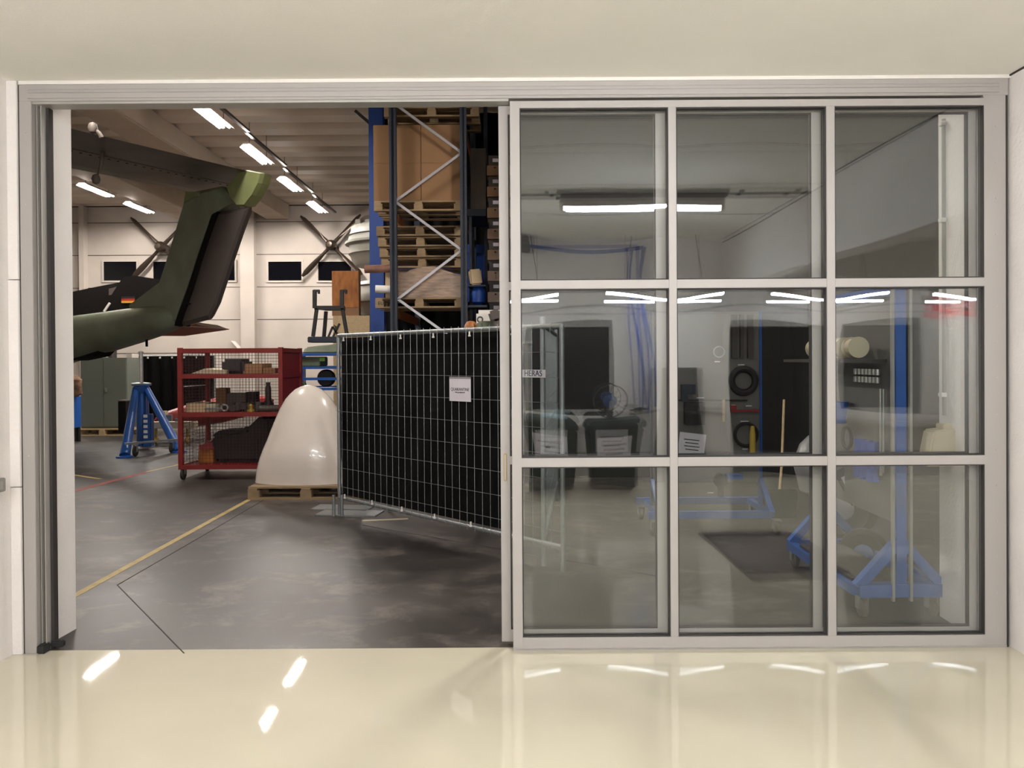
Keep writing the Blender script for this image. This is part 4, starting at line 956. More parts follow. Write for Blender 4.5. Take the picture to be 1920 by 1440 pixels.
# plywood boards and casing beyond
Yp = 13.6
a_, c_ = PY(622, 508, Yp), PY(673, 577, Yp)
simple('plywood_crate', MB().box(a_.x, c_.x, Yp, Yp+0.18, c_.z, a_.z), M['ply'], 'orange plywood crate end with swirling grain, upper one behind the trestle', 'crate', bevel=0.005)
a2, c2 = PY(624, 592, Yp-0.05), PY(694, 680, Yp-0.05)
t = empty('wooden_crate', ((a2.x+c2.x)/2, Yp, c2.z), 'pale wooden crate with a black arrow mark beside the trestle legs', 'crate')
build(MB().box(a2.x, c2.x, Yp-0.05, Yp+0.18, 0, a2.z), 'body', M['wood2'], t, bevel=0.005)
q = PY(629, 618, Yp-0.06); build(MB().cbox(q, 0.015, 0.01, 0.12).cbox(q+Vector((0,0,0.06)), 0.07, 0.01, 0.015, ry=0.6).cbox(q+Vector((0,0,0.0)), 0.05, 0.01, 0.012, ry=-0.6), 'arrow_mark', M['black'], t)
simple('crate_riser', MB().box(a_.x, c_.x, Yp, Yp+0.18, a2.z+0.002, c_.z-0.002), M['carton'], 'brown carton between the two wooden crates', 'carton')
Ye = 14.6; ecx = PY(735, 500, Ye).x; es = Ye/F
def casing(prof, label):
    pr = [((735-x)*es, PY(735, y, Ye).z) for x, y in reversed(prof)]
    t = empty('engine_casing', (ecx, Ye, pr[0][1]), label, 'engine casing', 'grey flanged engine casings')
    build(MB().lathe(pr, (ecx, Ye, 0), 'Z', 36), 'shell', M['casing'], t, smooth=True)
    return t
t = casing([(690, 424), (668, 426), (660, 429), (660, 436), (656, 444), (653, 445), (656, 446), (654, 456), (649, 457), (649, 461), (656, 463), (657, 478), (655, 479), (658, 481), (662, 492), (668, 500), (690, 503)], 'grey flanged engine casing, upper one behind the blue column')
for x in (672, 690, 727): q = PY(x, 418, Ye-0.35); build(MB().cbox(q+Vector((0,0,-0.02)), 0.10, 0.12, 0.16), 'mount_lug', M['casing'], t, bevel=0.01)
t = casing([(700, 528), (676, 530), (668, 537), (664, 538), (667, 540), (664, 552), (656, 566), (656, 569), (663, 571), (664, 592), (661, 593), (666, 596), (672, 612), (684, 626), (700, 640)], 'grey flanged engine casing with a round port, lower one behind the blue column')
q = PY(686, 596, Ye-0.62); build(MB().lathe([(0.04, -0.06), (0.04, 0.1)], q, 'Y', 16), 'port', M['black'], t)
q = PY(700, 515, Ye)
simple('casing_spacer', MB().lathe([(0.36, 0.0), (0.36, PY(735, 642, Ye).z)], (ecx, Ye, 0), 'Z', 24), M['dsteel'], 'dark drum carrying the lower engine casing', 'drum')
simple('casing_spacer', MB().box(ecx-0.32, ecx+0.32, Ye-0.3, Ye+0.3, PY(735, 528, Ye).z+0.002, PY(735, 503, Ye).z-0.002), M['dsteel'], 'dark block between the two engine casings', 'block')

# ------------------------------------------------------------------ pallet rack
YK = 10.6
def KX(px, Y=YK): return PY(px, 500, Y).x
rk = empty('pallet_rack', (KX(802), YK, 0), 'tall dark blue pallet rack with zigzag silver bracing', 'rack')
for (xa, xb) in ((731, 744), (863.5, 876)):
    up = build(MB().box(KX(xa), KX(xa)+0.03, YK, YK+0.09, 0, 5.6).box(KX(xb)-0.03, KX(xb), YK, YK+0.09, 0, 5.6).box(KX(xa)+0.03, KX(xb)-0.03, YK+0.03, YK+0.04, 0, 5.6), 'upright', M['rackdark'], rk)
    hl_ = MB()
    for k in range(50): hl_.cbox((KX(xb)-0.015, YK-0.001, 0.9+0.075*k), 0.014, 0.003, 0.022)
    build(hl_, 'slot_holes', M['gasket'], up)
zz = [(747, 200), (866, 287), (741, 378), (866, 469), (746, 561), (840, 628), (866, 650)]
for i in range(len(zz)-1):
    build(MB().bar(PY(*zz[i], YK+0.06), PY(*zz[i+1], YK+0.06), 0.035, 0.03, up=(0,1,0)), 'brace', M['zinc'], rk)
for (xa) in (744, 863): pass
YK2 = YK+2.7
for (xa, xb) in ((731, 744), (863.5, 876)):
    build(MB().box(KX(xa), KX(xb), YK2, YK2+0.09, 0, 5.6), 'upright', M['rackdark'], rk)
lev = [PY(800, 576, YK).z, PY(800, 391, YK).z, PY(800, 212, YK).z]
for z in lev:
    for (xa, xb) in ((731, 744), (863.5, 876)):
        build(MB().box(KX(xa)+0.03, KX(xb)-0.03, YK+0.09, YK2, z-0.13, z-0.01), 'beam', mat('orange_beam', 'a0662e', 0.5), rk)
# blue steel column and blue sheet behind
Yb = 12.6
t = empty('steel_column', (PY(705, 500, Yb).x, Yb, 0), 'blue painted steel column left of the pallet rack', 'column')
xa, xb = PY(691.5, 300, Yb).x, PY(718, 300, Yb).x
build(MB().box(xa, xb, Yb, Yb+0.02, 0, 5.94).box(xa, xb, Yb+0.2, Yb+0.22, 0, 5.94), 'flange', M['rackblue'], t)
build(MB().box((xa+xb)/2-0.01, (xa+xb)/2+0.01, Yb+0.02, Yb+0.2, 0, 5.94), 'web', M['rackblue'], t)
build(MB().bar(PY(666, 208, Yb+0.1), PY(693, 231, Yb+0.1), 0.05), 'bracket', M['black'], t)
a_, c_ = PY(719, 460, 13.45), PY(912, 566, 13.45)
simple('steel_sheet', MB().box(a_.x, c_.x, 13.45, 13.55, c_.z, a_.z).box(a_.x, c_.x, 13.42, 13.45, a_.z-0.14, a_.z), M['rackblue'], 'deep blue sheet panel behind the wrapped pallet load', 'panel')
b = MB(); n = 60; xa, xb = PY(717, 500, 13.62).x, PY(968, 500, 13.62).x
b.loft([[Vector((xa+(xb-xa)*k/n, 13.64+0.02*math.sin(k*0.9), z)) for k in range(n+1)]+[Vector((xa+(xb-xa)*k/n, 13.66+0.02*math.sin(k*0.9), z)) for k in range(n, -1, -1)] for z in (0.01, 5.9)])
simple('backing', b, M['net'], 'black tarpaulin sheet added as deep shade behind the pallet rack', 'backing')  # added sheet, its black stands in for the shade behind the rack
# upper load
GL = 'pallets on the rack'
def rpallet(px0, px1, z, Y, label, m='wood', dep=0.8):
    x0_, x1_ = PY(px0, 500, Y).x, PY(px1, 500, Y).x
    return pallet((x0_+x1_)/2, Y+dep/2, x1_-x0_, dep, label, z=z, m=m, group=GL)
zl1 = lev[1]; rpallet(702, 868, zl1, YK+0.15, 'pallet under the brown cartons on the rack', m='wood')
zt_ = PY(780, 234, YK+0.2).z
for i, (xa, xb) in enumerate(((700, 789), (789.6, 866))):
    x0_, x1_ = PY(xa, 300, YK+0.2).x, PY(xb, 300, YK+0.2).x; zb_ = zl1+0.146
    t = empty('carton', ((x0_+x1_)/2, YK+0.5, zb_), ['large brown carton on the rack, left of the pair', 'large brown carton on the rack, right of the pair'][i], 'carton', 'big brown cartons on the rack')
    build(MB().box(x0_, x1_, YK+0.2, YK+0.95, zb_, zt_), 'box', M['carton'], t, bevel=0.006)
    build(MB().box(x0_+0.01, x1_-0.01, YK+0.197, YK+0.2, (zb_+zt_)/2-0.004, (zb_+zt_)/2+0.004), 'flap_seam', M['tape'], t)
for k in range(4):
    rpallet(706+3*k, 868, zl1-0.30-0.15*k, YK+0.45+0.02*k, ['empty pallet right under the carton load', 'second empty pallet under the carton load', 'third empty pallet under the carton load', 'lowest empty pallet under the carton load'][k], dep=0.8)
rpallet(722, 900, lev[2], YK+0.15, 'empty pallet high on the rack under the door head')
zl2 = lev[0]
t = rpallet(703, 868, zl2, YK+0.12, 'pallet with stamped blocks under the wrapped load')
q = PY(717, 566, YK+0.12); text('stamp', 'EUR', 0.07, M['ink'], t, Matrix.Translation((q.x-t.location.x, -0.401, 0.065)) @ Matrix.Rotation(PI/2, 4, 'X'), local=True)
# wrapped goods
def blob(xa, xb, pts_top, Y0, dep, z0, name, m, label, cat, jit=0.012, par=None):
    b = MB(); rings = []; n = len(pts_top)
    for x, y in pts_top:
        zt2 = PY(x, y, Y0).z; X = PY(x, 500, Y0).x; rg = []
        for (dy, fz) in ((0, 0), (0, .5), (0.02, .92), (dep*.3, 1.0), (dep*.7, 1.0), (dep, .9), (dep, .4), (dep, 0)):
            rg.append(Vector((X+random.uniform(-jit, jit), Y0+dy+random.uniform(-jit, jit), z0+(zt2-z0)*fz+(random.uniform(-jit, jit) if fz > 0 else 0))))
        rings.append(rg)
    b.loft(rings)
    return simple(name, b, M[m], label, cat, smooth=True)
blob(0, 0, [(735, 506), (760, 507), (768, 503), (780, 496), (790, 494), (815, 495), (832, 500), (850, 509), (866, 511)], YK+0.15, 0.8, zl2+0.146, 'wrapped_load', 'wrap', 'goods in clear stretch wrap piled on the rack pallet', 'wrapped load')
boxat(722, 738, 500, YK+0.14, zl2+0.146, 0.5, 'carton', 'carton2', 'bent pale carton at the left end of the wrapped load', 'carton', None)
simple('cardboard_tube', MB().tube([PY(684, 505, YK+0.1), PY(737, 503, YK+0.1)], 0.055, 14), mat('wrapped_brown', '7a5546', 0.4, var=0.4, vscale=12), 'brown wrapped roll sticking out left of the rack', 'roll', smooth=True)
simple('cloth_roll', MB().tube([PY(704, 542, YK+0.08), PY(732, 543, YK+0.1)], 0.055, 14), M['white'], 'white cloth roll on the left end of the rack pallet', 'roll', smooth=True)
# second bay to the right, in the dark
x0_ = PY(884, 500, YK+0.6).x; x1_ = PY(912, 500, YK+0.6).x
simple('carton', MB().box(x0_, x1_, YK+0.6, YK+1.4, PY(895, 393, YK+.6).z, PY(895, 278, YK+.6).z), M['stab'], 'tall grey carton in the dark right of the rack', 'carton')
simple('rack_shelf', MB().box(x0_-0.05, x1_-0.0, YK+0.55, YK+1.5, PY(895, 393, YK+.6).z-0.1, PY(895, 393, YK+.6).z-0.001).box(x0_-0.05, x0_, YK+1.5, YK+1.56, 0, 5.6).box(x1_-0.06, x1_, YK+1.5, YK+1.56, 0, 5.6), M['rackdark'], 'dark shelf bay carrying the tall grey carton', 'shelf')
for k in range(9):
    z = 1.9+0.3*k; x0_, x1_ = PY(914, 500, YK+.3).x, PY(960, 500, YK+.3).x
    t = pallet((x0_+x1_)/2, YK+0.75, x1_-x0_, 0.8, 'empty pallet in the tall dark stack right of the rack', z=z-0.146+0.0, m='tape', group='stack of pallets beside the rack')
    cb = simple('picking_bin', MB().box(x0_+0.02, x1_-0.02, YK+0.4, YK+1.1, z, z+0.15), M['brown'], 'dark storage box with white label between stacked pallets', 'box', 'storage boxes in the pallet stack')
    lb = build(MB().cbox((x0_+0.12, YK+0.399, z+0.08), 0.08, 0.003, 0.05), 'label_card', M['paper'], cb, local=True); lb.location = -cb.location
z = 1.9
simple('carton_stack', MB().box(x0_, x1_, YK+0.4, YK+1.1, 0, 1.9-0.147), M['brown'], 'dark brown crate carrying the tall pallet stack', 'crate')
simple('wrapped_packet', MB().cbox(PY(891, 520, YK+0.3), 0.17, 0.14, 0.22, rz=0.2, ry=-0.1), M['carton2'], 'cream packet right of the rack upright', 'packet', bevel=0.02)
b = MB().lathe([(0.02, -0.17), (0.1, -0.12), (0.11, 0), (0.07, 0.1), (0.02, 0.14)], PY(897, 551, YK+0.3), 'Z', 14)
simple('blue_bag', b, M['rackblue'], 'blue plastic bag right of the rack upright', 'bag', smooth=True)
x0_, x1_ = PY(878, 560, YK+.2).x, PY(913, 560, YK+.2).x
simple('support_shelf', MB().box(x0_, x1_, YK+0.1, YK+0.55, PY(890, 573, YK+.2).z-0.03, PY(890, 573, YK+.2).z).box(x0_, x0_+0.04, YK+0.5, YK+0.55, 0, 3.6).box(x0_, x1_-0.02, YK+0.15, YK+0.5, PY(890, 535, YK+.2).z-0.02, PY(890, 535, YK+.2).z), M['rackdark'], 'small dark shelf holding the packet and the blue bag', 'shelf')
# machine parts behind fence top right
Ym = 9.2
simple('pale_sheet', MB().box(PY(893, 600, Ym).x, PY(945, 600, Ym).x, Ym, Ym+0.02, PY(900, 640, Ym).z, PY(900, 588, Ym).z).box(PY(897, 600, Ym).x, PY(945, 600, Ym).x, Ym+0.03, Ym+0.05, PY(900, 640, Ym).z, PY(900, 581, Ym).z), M['white'], 'two pale panels standing just above the fence top', 'panel')
q = PY(900, 599, Ym-0.1); simple('lifting_eye', MB().torus(q, 0.03, 0.009, 18, 6).bar(q+Vector((0.02,0,-0.03)), q+Vector((0.06,0,-0.1)), 0.02), M['dsteel'], 'dark steel lifting eye in front of the pale panels', 'lifting eye', smooth=True)
simple('engine_block', MB().cbox(PY(911, 612, Ym-0.15), 0.18, 0.2, 0.12, rz=0.3).cbox(PY(905, 625, Ym-0.15), 0.22, 0.2, 0.12), M['greenbox'], 'dark green engine block above the fence rail', 'engine', bevel=0.02)
simple('machine_housing', MB().cbox(PY(929, 592, Ym-0.2), 0.15, 0.2, 0.13, ry=-0.3).cbox(PY(934, 612, Ym-0.2), 0.13, 0.2, 0.16), M['stab'], 'grey machine housing beside the door stile', 'machine', bevel=0.025)
simple('orange_bag', MB().lathe([(0.04, 0), (0.075, 0.03), (0.08, 0.1), (0.05, 0.15), (0.02, 0.16)], PY(883, 627, Ym), 'Z', 12), M['ply'], 'orange brown sack at the foot of the rack upright', 'sack', smooth=True)
x0_, x1_ = PY(872, 640, Ym).x, PY(950, 640, Ym).x
simple('work_table', MB().box(x0_, x1_+0.3, Ym-0.35, Ym+0.3, PY(900, 641, Ym).z-0.03, PY(900, 641, Ym).z-0.001).box(x0_, x0_+0.05, Ym-0.3, Ym+0.25, 0, PY(900, 641, Ym).z-0.03).box(x1_+0.2, x1_+0.25, Ym-0.3, Ym+0.25, 0, PY(900, 641, Ym).z-0.03), M['dsteel'], 'steel table behind the fence carrying machine parts', 'table')

# ------------------------------------------------------------------ site fence with black netting
A = PZ(637, 967); A.z = 0; B = PZ(1056, 1074); B.z = 0
fd = (B-A).normalized(); fn = Vector((fd.y, -fd.x, 0)); fn = fn if fn.y < 0 else -fn   # towards the camera
LF = (B-A).length
FT = PP(640, 634, A, fn).z; FT = (FT + PP(1050, 604, A, fn).z)/2; FB = (PP(641, 933, A, fn).z + PP(1053, 1026, A, fn).z)/2
fe = empty('site_fence', (A.x, A.y, 0), 'galvanised mesh fence panel with black netting, seen slanting behind the door stile', 'fence')
up = Vector((0,0,1))
for p in (A, B):
    build(MB().tube([p+up*0.005, p+up*(FT+0.01)], 0.019, 12), 'post', M['galv'], fe, smooth=True)
build(MB().tube([A+up*FT, B+up*FT], 0.019, 12), 'top_rail', M['galv'], fe, smooth=True)
build(MB().tube([A+up*FB, B+up*FB], 0.019, 12), 'bottom_rail', M['galv'], fe, smooth=True)
g = MB(); n = 32
for k in range(1, n): p = A+(B-A)*(k/n)+fn*0.024; g.bar(p+up*(FB-0.02), p+up*(FT+0.03), 0.0031)
m_ = 8; wz = [FT-0.19-0.185*k for k in range(0, 8) if FT-0.19-0.185*k > FB+0.05]
for z in wz: g.bar(A+up*z+fn*0.028, B+up*z+fn*0.028, 0.0031)
build(g, 'wire_mesh', M['galv'], fe)
# netting with soft folds
nx, nz = 70, 24; tn = 0.835
def netp(u, v):
    s = LF*(-0.012+tn*u); dpt = 0.018*math.sin(s*5+v*4)*math.sin(PI*v) + 0.010*math.sin(s*13-v*9)*math.sin(PI*v) - 0.05
    return A + fd*s + fn*dpt + up*(FB+0.02+(FT-0.02-FB-0.02)*v)
b = MB(); o0 = 0
for j in range(nz+1):
    for i in range(nx+1): b.v.append(netp(i/nx, j/nz))
for j in range(nz+1):
    for i in range(nx+1): b.v.append(netp(i/nx, j/nz)-fn*0.004)
N1 = (nx+1)*(nz+1)
for j in range(nz):
    for i in range(nx):
        a_ = j*(nx+1)+i; b.f.append((a_, a_+1, a_+nx+2, a_+nx+1)); b.f.append((N1+a_, N1+a_+nx+1, N1+a_+nx+2, N1+a_+1))
for i in range(nx):
    b.f.append((i, N1+i, N1+i+1, i+1)); k = nz*(nx+1)+i; b.f.append((k, k+1, N1+k+1, N1+k))
for j in range(nz):
    k = j*(nx+1); b.f.append((k, k+nx+1, N1+k+nx+1, N1+k)); k += nx; b.f.append((k, N1+k, N1+k+nx+1, k+nx+1))
build(b, 'netting', M['net'], fe, smooth=True)
for k in range(6):
    for z in (FT-0.03, FB+0.035):
        p = A+fd*(0.14+0.46*k)+fn*0.03+up*z
        build(MB().cbox(p, 0.012, 0.012, 0.03).cbox(p-up*0.02, 0.02, 0.014, 0.012), 'cable_tie', M['white'], fe)
for k, z in ((0, 0.9), (1, 0.9)): build(MB().cbox(B-fd*(0.11)+fn*0.03+up*z, 0.04, 0.012, 0.015), 'cable_tie', M['white'], fe)
# A4 notice
q = PP(862.5, 730, A+fn*0.036, fn)
hh = (PP(862, 707, A+fn*0.036, fn)-PP(862, 752, A+fn*0.036, fn)).z; ww = (PP(843, 730, A+fn*0.036, fn)-PP(883, 730, A+fn*0.036, fn)).length
nt_ = empty('notice', q, 'white paper notice reading QUARANTINE on the netted fence', 'notice')
build(MB().prism([q-fd*ww/2-up*hh/2, q+fd*ww/2-up*hh/2, q+fd*ww/2+up*hh/2, q-fd*ww/2+up*hh/2], fn*0.002), 'sheet', M['paper'], nt_)
build(MB().prism([q-fd*ww/2+up*(hh/2-0.012), q+fd*ww/2+up*(hh/2-0.012), q+fd*ww/2+up*(hh/2+0.004), q-fd*ww/2+up*(hh/2+0.004)], fn*0.004), 'sleeve_edge', M['zinc'], nt_)
text('lettering', 'QUARANTINE', ww*0.135, M['ink'], nt_, facing(q+fn*0.0016+up*(-hh*0.01), fd))
text('lettering', 'Niet goedgekeurd', ww*0.062, M['ink'], nt_, facing(q+fn*0.0016+up*(-hh*0.125), fd))
q = PP(1000, 700.5, A+fn*0.036, fn); hh = 0.058; ww = 0.245
nt_ = empty('name_plate', q, 'small white plate with navy letters on the fence mesh behind the glass', 'plate')
build(MB().prism([q-fd*ww/2-up*hh/2, q+fd*ww/2-up*hh/2, q+fd*ww/2+up*hh/2, q-fd*ww/2+up*hh/2], fn*0.004), 'plate', M['paper'], nt_)
text('lettering', 'HERAS', 0.062, M['navyink'], nt_, facing(q+fn*0.003, fd), ex=0.001)
# feet of the fence
for (px, py, w, d_, lb) in ((668, 963, 0.62, 0.32, 'grey flat fence foot, front one below the left post'), (655, 953, 0.60, 0.30, 'grey flat fence foot just behind the front one')):
    c = PZ(px-12, py); t = empty('ballast_plate', (c.x, c.y, 0), lb, 'fence foot', 'flat steel feet of the fence')
    z0_ = 0.0 if 'behind' in lb else 0.0
    build(MB().cbox((c.x, c.y, 0.006), w, d_ * (0.9), 0.012, rz=-0.15), 'plate', M['galv'], t)
    for s in (0.02, 0.10):
        if 'behind' not in lb: build(MB().tube([(A.x+s-0.06, A.y-0.08 , 0.012), (A.x+s-0.06, A.y-0.08, 0.22)], 0.016), 'peg', M['galv'], t, smooth=True)
c = PZ(722, 970); t = empty('fence_brace', (c.x, c.y, 0), 'short galvanised stub post standing behind the bottom rail of the fence', 'post')
build(MB().tube([c+Vector((0, .25, 0.01)), c+Vector((0, .25, 0.30))], 0.02), 'stub', M['galv'], t, smooth=True)
p0, p1 = PZ(679, 977.5), PZ(765, 974)
simple('floor_strip', MB().bar(p0+up*0.006, p1+up*0.006, 0.02, 0.01), M['beige'], 'pale thin batten lying on the concrete below the fence', 'batten')
# second fence end behind the glass
p = PZ(1020, 1061); p.z = 0; p2 = p + Vector((0.25, 2.6, 0))
t = empty('site_fence', (p.x, p.y, 0), 'second galvanised fence panel running back from the slanting one', 'fence')
for v in (p, p2): build(MB().tube([v, v+up*1.86], 0.02, 12), 'post', M['galv'], t, smooth=True)
build(MB().tube([p+up*1.80, p2+up*1.80], 0.019), 'top_rail', M['galv'], t, smooth=True)
build(MB().tube([p+up*0.20, p2+up*0.20], 0.019), 'bottom_rail', M['galv'], t, smooth=True)
meshpanel((p.x, p.y), (p2.x, p2.y), 0.22, 1.8, 0.1, 0.0018, 'wire_mesh', M['galv'], t, sz=0.2)

# ------------------------------------------------------------------ wheeled tool boards behind the glass
Yq = PZ(1437, 990).y + 0.05
X0_, X1_ = PY(1224, 800, Yq).x, PY(1424, 800, Yq).x
t = empty('tool_board', ((X0_+X1_)/2, Yq, 0), 'grey shadow board of tools on a blue wheeled frame, behind the left and middle panes', 'tool board')
zb_, zt_ = PY(1300, 905, Yq).z, PY(1300, 585, Yq).z
build(MB().box(X0_, X1_, Yq, Yq+0.03, zb_, zt_), 'board', M['toolboard'], t)
build(MB().box(X0_-0.02, X0_, Yq-0.01, Yq+0.05, 0.2, zt_), 'side_rail', M['rackdark'], t); build(MB().box(X1_, X1_+0.022, Yq-0.01, Yq+0.05, 0.2, zt_), 'side_rail', M['blue'], t)
z = PY(1300, 965, Yq-0.3).z
build(MB().box(X0_-0.1, PY(1446, 965, Yq-.3).x, Yq-0.33, Yq-0.27, z-0.03, z+0.03).box(X0_-0.1, X1_+0.1, Yq+0.33, Yq+0.39, z-0.03, z+0.03), 'base_rail', M['blue'], t)
for x in (X0_, X1_+0.01): build(MB().bar((x, Yq-0.3, z), (x, Yq+0.36, z), 0.05).bar((x, Yq-0.3, z), (x, Yq, zb_+0.02), 0.045), 'brace', M['blue'], t)
for x in (X0_-0.05, X1_+0.05):
    for y in (Yq-0.3, Yq+0.36): caster((x, y, 0), 0.055, t, 'stab')
GT = 'tools hanging on the grey board'
def tool(name, mb_, m, label, smooth=False): return simple(name, mb_, M[m], label, 'tool', GT, smooth=smooth)
yf = Yq-0.004
def T(px, py, d_=0.03): v = PY(px, py, Yq-d_); v.y = Yq-d_; return v
q = T(1394, 714); k_ = Yq/F
tool('ring_gauge', MB().torus(q, 22*k_, 6.5*k_, 28, 8), 'darkbox', 'thick black ring tool at the upper right of the grey board', True)
q = T(1399, 815); tool('ring_gauge', MB().torus(q, 21*k_, 3*k_, 28, 8), 'darkbox', 'thin black ring tool below the horizontal bar on the grey board', True)
q = T(1411, 826, 0.06); tool('yellow_tool', MB().lathe([(0.028, -0.14), (0.028, 0.05), (0.018, 0.13)], q, 'Z', 12), 'yellow', 'yellow cylindrical tool overlapping the thin ring', True)
tool('straight_edge', MB().bar(T(1260, 750.5, .02), T(1401, 750.5, .02), 0.02, 0.015), 'black', 'long black straight edge across the grey board')
tool('torque_bar', MB().bar(T(1372, 770, .02), T(1423, 770, .02), 0.03, 0.02).cbox(T(1375, 766, .03), 0.05, 0.03, 0.06), 'redtank', 'dark red and blue bar under the straight edge')
for x0_, x1_, n_ in ((1372, 1382, 0), (1388, 1394, 1), (1402, 1412, 2)):
    tool('hanging_tool', MB().box(T(x0_, 600).x, T(x1_, 600).x, Yq-0.04, Yq-0.002, T(x0_, 672).z, T(x0_, 590).z), 'dsteel', ['long dark tool, left of three above the thick ring', 'slim dark tool, middle of three above the thick ring', 'long dark tool, right of three above the thick ring'][n_])
q = T(1348, 660); tool('white_ring', MB().torus(q, 10*k_, 1.5*k_, 20, 6), 'zinc', 'small pale ring at the upper middle of the grey board', True)
tool('drill', MB().cbox(T(1290, 730, .05), 0.12, 0.08, 0.09).cbox(T(1283, 742, .05), 0.05, 0.06, 0.1), 'rackdark', 'black power drill on the left of the grey board')
tool('tool_case', MB().cbox(T(1302, 775, .06), 0.17, 0.1, 0.2), 'darkbox', 'black case under the drill on the grey board')
tool('scraper', MB().lathe([(0.012, -0.1), (0.016, 0), (0.014, 0.1)], T(1357, 770, .03), 'Z', 10), 'wood2', 'wooden handled tool beside the torque bar', True)
tool('gauge', MB().lathe([(0.06, -0.02), (0.065, 0.0), (0.05, 0.02)], T(1351, 900, .05), 'Y', 18).cbox(T(1351, 918, .05), 0.05, 0.03, 0.12), 'black', 'black dial gauge hanging below the board edge')
tool('blue_tray', MB().cbox(T(1376, 893, .08), 0.13, 0.12, 0.04), 'blue', 'blue tray at the bottom right of the grey board')
lb = MB()
for (x, y, w) in ((1313, 746, 14), (1298, 757, 12), (1390, 684, 12), (1375, 760, 8), (1404, 761, 11), (1396, 790, 15), (1345, 678, 10), (1397, 842, 10), (1332, 924, 12)):
    lb.cbox(T(x, y, 0.003), w*k_, 0.003, 0.010)
build(lb, 'caption_strips', M['paper'], t)
pp = T(1297, 838, .03)
pp = empty('clipboard_sheet', T(1297, 835, .04), 'white printed sheet pinned at the lower left of the grey board', 'paper')
q = T(1297, 835, .04); build(MB().cbox(q, 0.24, 0.003, 0.22, ry=0.12), 'sheet', M['paper'], pp)
lg = MB()
for k in range(4): lg.cbox(q+Vector((0.0, -0.003, 0.05-0.03*k)), 0.14-0.02*(k % 2), 0.002, 0.008, ry=0.12)
build(lg, 'printing', M['ink'], pp)
# broom and black kickboard
q = PY(1468, 935, 7.4); z0_ = 0.02
t = empty('broom', (q.x-0.1, 7.4, 0), 'wide black broom with wooden handle leaning behind the middle pane', 'broom')
build(MB().box(PY(1424, 930, 7.4).x, PY(1493, 930, 7.4).x, 7.36, 7.44, 0.16, 0.27), 'head', M['black'], t, bevel=0.01)
build(MB().box(PY(1424, 930, 7.4).x+.01, PY(1493, 930, 7.4).x-.01, 7.37, 7.43, 0.0, 0.16), 'bristles', M['gasket'], t)
build(MB().tube([PY(1461, 928, 7.4), PY(1466, 870, 7.7), PY(1470, 750, 8.2)], 0.013), 'handle', M['wood2'], t, smooth=True)

# second board, end on
N1_ = PZ(1607, 1108, 0.16); 
zb_ = 0.16
NL = PZ(1607, 1106, zb_); NR = PZ(1765, 1104, zb_); FLf = PZ(1483, 1022, zb_)
ld = (FLf-NL); FRf = NR+ld
t = empty('tool_board', ((NL.x+NR.x)/2, NL.y, 0), 'blue wheeled tool board seen end on, behind the right hand panes', 'tool board')
mN = (NL+NR)/2; mF = (FLf+FRf)/2
ztp = PY(1680, 542, mN.y).z
bw = 0.075
build(MB().bar(NL, NR, bw, bw).bar(FLf, FRf, bw, bw), 'cross_foot', M['blue'], t)
build(MB().bar(NL, FLf, bw*.8, bw*.8).bar(NR, FRf, bw*.8, bw*.8), 'base_rail', M['blue'], t)
for c in (mN, mF):
    build(MB().box(c.x-0.03, c.x+0.03, c.y-0.03, c.y+0.03, zb_, ztp), 'post', M['blue'], t)
    hb = PY(1682, 1012, c.y).z if c is mN else 0.5
    hb = PY(1682, 1012, mN.y).z
    dv = (NR-NL).normalized()*((NR-NL).length/2)
    build(MB().bar(c-dv+up*0.02, c+up*(hb-zb_), 0.055).bar(c+dv+up*0.02, c+up*(hb-zb_), 0.055), 'brace', M['blue'], t)
build(MB().bar(mN+up*(ztp-zb_), mF+up*(ztp-zb_), 0.06), 'top_rail', M['blue'], t)
dN = (mF-mN).normalized(); sN = Vector((dN.y, -dN.x, 0)); sN = sN if sN.x < 0 else -sN
bz0, bz1 = 0.55, ztp-0.06
def onb(s, z, off): v = mN + dN*s + sN*off; return Vector((v.x, v.y, z))
Lb = (mF-mN).length
build(MB().prism([onb(0.05, bz0, 0), onb(Lb-0.05, bz0, 0), onb(Lb-0.05, bz1, 0), onb(0.05, bz1, 0)], sN*0.03), 'board', M['toolboard'], t)
build(MB().prism([onb(-0.033, 0.1, -0.06), onb(-0.031, 0.1, -0.045), onb(-0.031, ztp, -0.045), onb(-0.033, ztp, -0.06)], sN*0.0005 + dN*0.02).prism([onb(-0.033, 0.1, 0.045), onb(-0.031, 0.1, 0.06), onb(-0.031, ztp, 0.06), onb(-0.033, ztp, 0.045)], dN*0.02), 'edge_strip', M['pipe'], t)
for c in (NL, NR, FLf, FRf): caster((c.x+(0.03 if c is NL or c is FLf else -0.06), c.y, 0), 0.055, t, 'stab')
sh = build(MB().prism([onb(0.1, 1.52, 0.02), onb(1.1, 1.52, 0.02), onb(1.1, 1.52, 0.3), onb(0.1, 1.52, 0.3)], (0,0,0.02)), 'shelf', M['dsteel'], t)
for k in range(4):
    c = onb(0.22+0.20*k, 1.535+0.07, 0.16); b = MB(); rings = []
    for h_2, r in ((-0.05, 0.066), (-0.045, 0.066), (-0.04, 0.055), (0.04, 0.055), (0.045, 0.066), (0.05, 0.066)):
        rings.append([c + dN*h_2 + sN*(r*math.cos(2*PI*j/20)) + up*(r*math.sin(2*PI*j/20)) for j in range(20)])
    simple('cable_reel', b.loft(rings), M['beige'], ['cream reel nearest the blue post on the tool board shelf', 'second cream reel from the blue post', 'third cream reel from the blue post', 'cream reel farthest from the blue post'][k], 'reel', 'cream reels on the tool board shelf', smooth=True)
sk = MB()
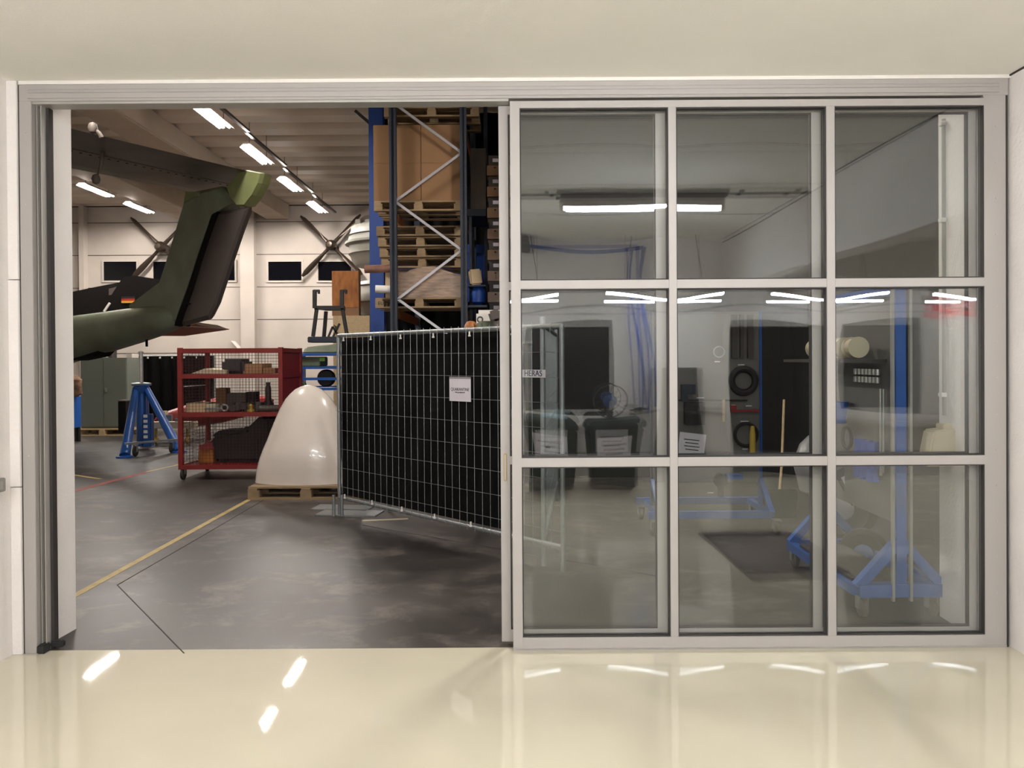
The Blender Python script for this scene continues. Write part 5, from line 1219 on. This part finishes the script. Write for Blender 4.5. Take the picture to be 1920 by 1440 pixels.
for k in range(14):
    c = onb(0.18+0.05*(k % 7), 1.45-0.05*(k//7), 0.04)
    o = simple('socket', MB().lathe([(0.017, -0.018), (0.017, 0.018)], c, 'Z', 10), M['steel'], 'small chrome socket on the end on tool board', 'socket', 'chrome sockets on the tool board', smooth=True)
c = onb(0.62, 1.17, 0.12); simple('blue_tub', MB().lathe([(0.07, -0.07), (0.085, 0.07), (0.09, 0.075)], c, 'Z', 18), M['blue'], 'blue tub hanging on the tool board', 'tub', smooth=True)
c = onb(0.6, 1.0, 0.05); simple('black_hose', MB().torus(c, 0.07, 0.012, 20, 6, 'X'), M['black'], 'black hose ring below the blue tub', 'hose', smooth=True)
b = MB(); b.loft([[onb(0.12+0.26*k/10, z, 0.06+0.03*math.sin(k*1.7+z*8)) for k in range(11)]+[onb(0.12+0.26*k/10, z, 0.10+0.03*math.sin(k*1.7+z*8)) for k in range(10, -1, -1)] for z in (0.78, 0.86, 0.95, 1.02)])
simple('cleaning_cloth', b, M['bluecloth'], 'blue cloth hung from the tool board near the blue post', 'cloth', smooth=True)
simple('torque_wrench', MB().tube([onb(0.12, 1.35, 0.05), onb(0.12, 0.82, 0.05)], 0.009).tube([onb(0.08, 1.35, 0.05), onb(0.09, 0.84, 0.05)], 0.007), M['steel'], 'long chrome wrench pair hanging beside the blue post', 'wrench', smooth=True)
c = onb(0.75, 0.86, 0.2); b = MB().lathe([(0.05, -0.28), (0.12, -0.24), (0.14, -0.05), (0.12, 0.08), (0.05, 0.14)], c, 'Z', 16)
for v in b.v: v.x += 0.015*math.sin(v.z*22)
simple('plastic_bag', b, mat('grey_plastic_bag', '8d8a8a', 0.3, var=0.15, vscale=8), 'grey plastic bag hanging on the far half of the tool board', 'bag', smooth=True)
# aircraft wheels on the base
def wheel(c, R_, w, label, rz):
    t2 = empty('aircraft_wheel', c, label, 'wheel', 'aircraft wheels on the trolley base', rz=rz)
    build(MB().lathe([(R_*0.55, -w*0.45), (R_*0.85, -w*0.5), (R_, -w*0.25), (R_, w*0.25), (R_*0.85, w*0.5), (R_*0.55, w*0.45)], (0,0,0), 'Y', 32), 'tyre', M['tyre'], t2, smooth=True, local=True)
    build(MB().lathe([(0.02, -w*0.6), (R_*0.3, -w*0.55), (R_*0.5, -w*0.35), (R_*0.56, -w*0.44), (R_*0.56, w*0.44), (R_*0.3, w*0.5)], (0,0,0), 'Y', 24), 'rim', M['zinc'] if 'pale' in label else M['blue'], t2, smooth=True, local=True)
    return t2
Yw = 5.45
c = PY(1628, 1035, Yw); wheel((c.x-0.03, Yw, c.z), 0.165, 0.13, 'aircraft wheel with blue hub on the trolley base', -0.5)
c = PY(1583, 1018, Yw+0.45); wheel((c.x, Yw+0.45, 0.40), 0.24, 0.15, 'larger aircraft wheel with pale hub behind the blue hub one', -0.7)
b1 = onb(0.1, 0.205, 0.0)
simple('wheel_tray', MB().prism([onb(0.05, 0.205, -0.05), onb(0.9, 0.205, -0.05), onb(0.9, 0.205, 0.26), onb(0.05, 0.205, 0.26)], (0,0,0.015)), M['dsteel'], 'dark tray under the aircraft wheels on the trolley base', 'tray')
q = PY(1593, 910, 5.3)
t2 = empty('hanging_sheet', q, 'tilted white paper sheet on a dark clipboard, right pane', 'paper')
build(MB().cbox(q, 0.11, 0.01, 0.26, ry=-0.5), 'clipboard', M['rackdark'], t2); build(MB().cbox(q+Vector((0.015, -0.01, 0.0)), 0.085, 0.003, 0.17, ry=-0.5), 'sheet', M['paper'], t2)
build(MB().tube([q+Vector((0.03, -0.02, 0.12)), q+Vector((0.035, -0.02, 0.0))], 0.012), 'marker_pen', M['rackdark'], t2)
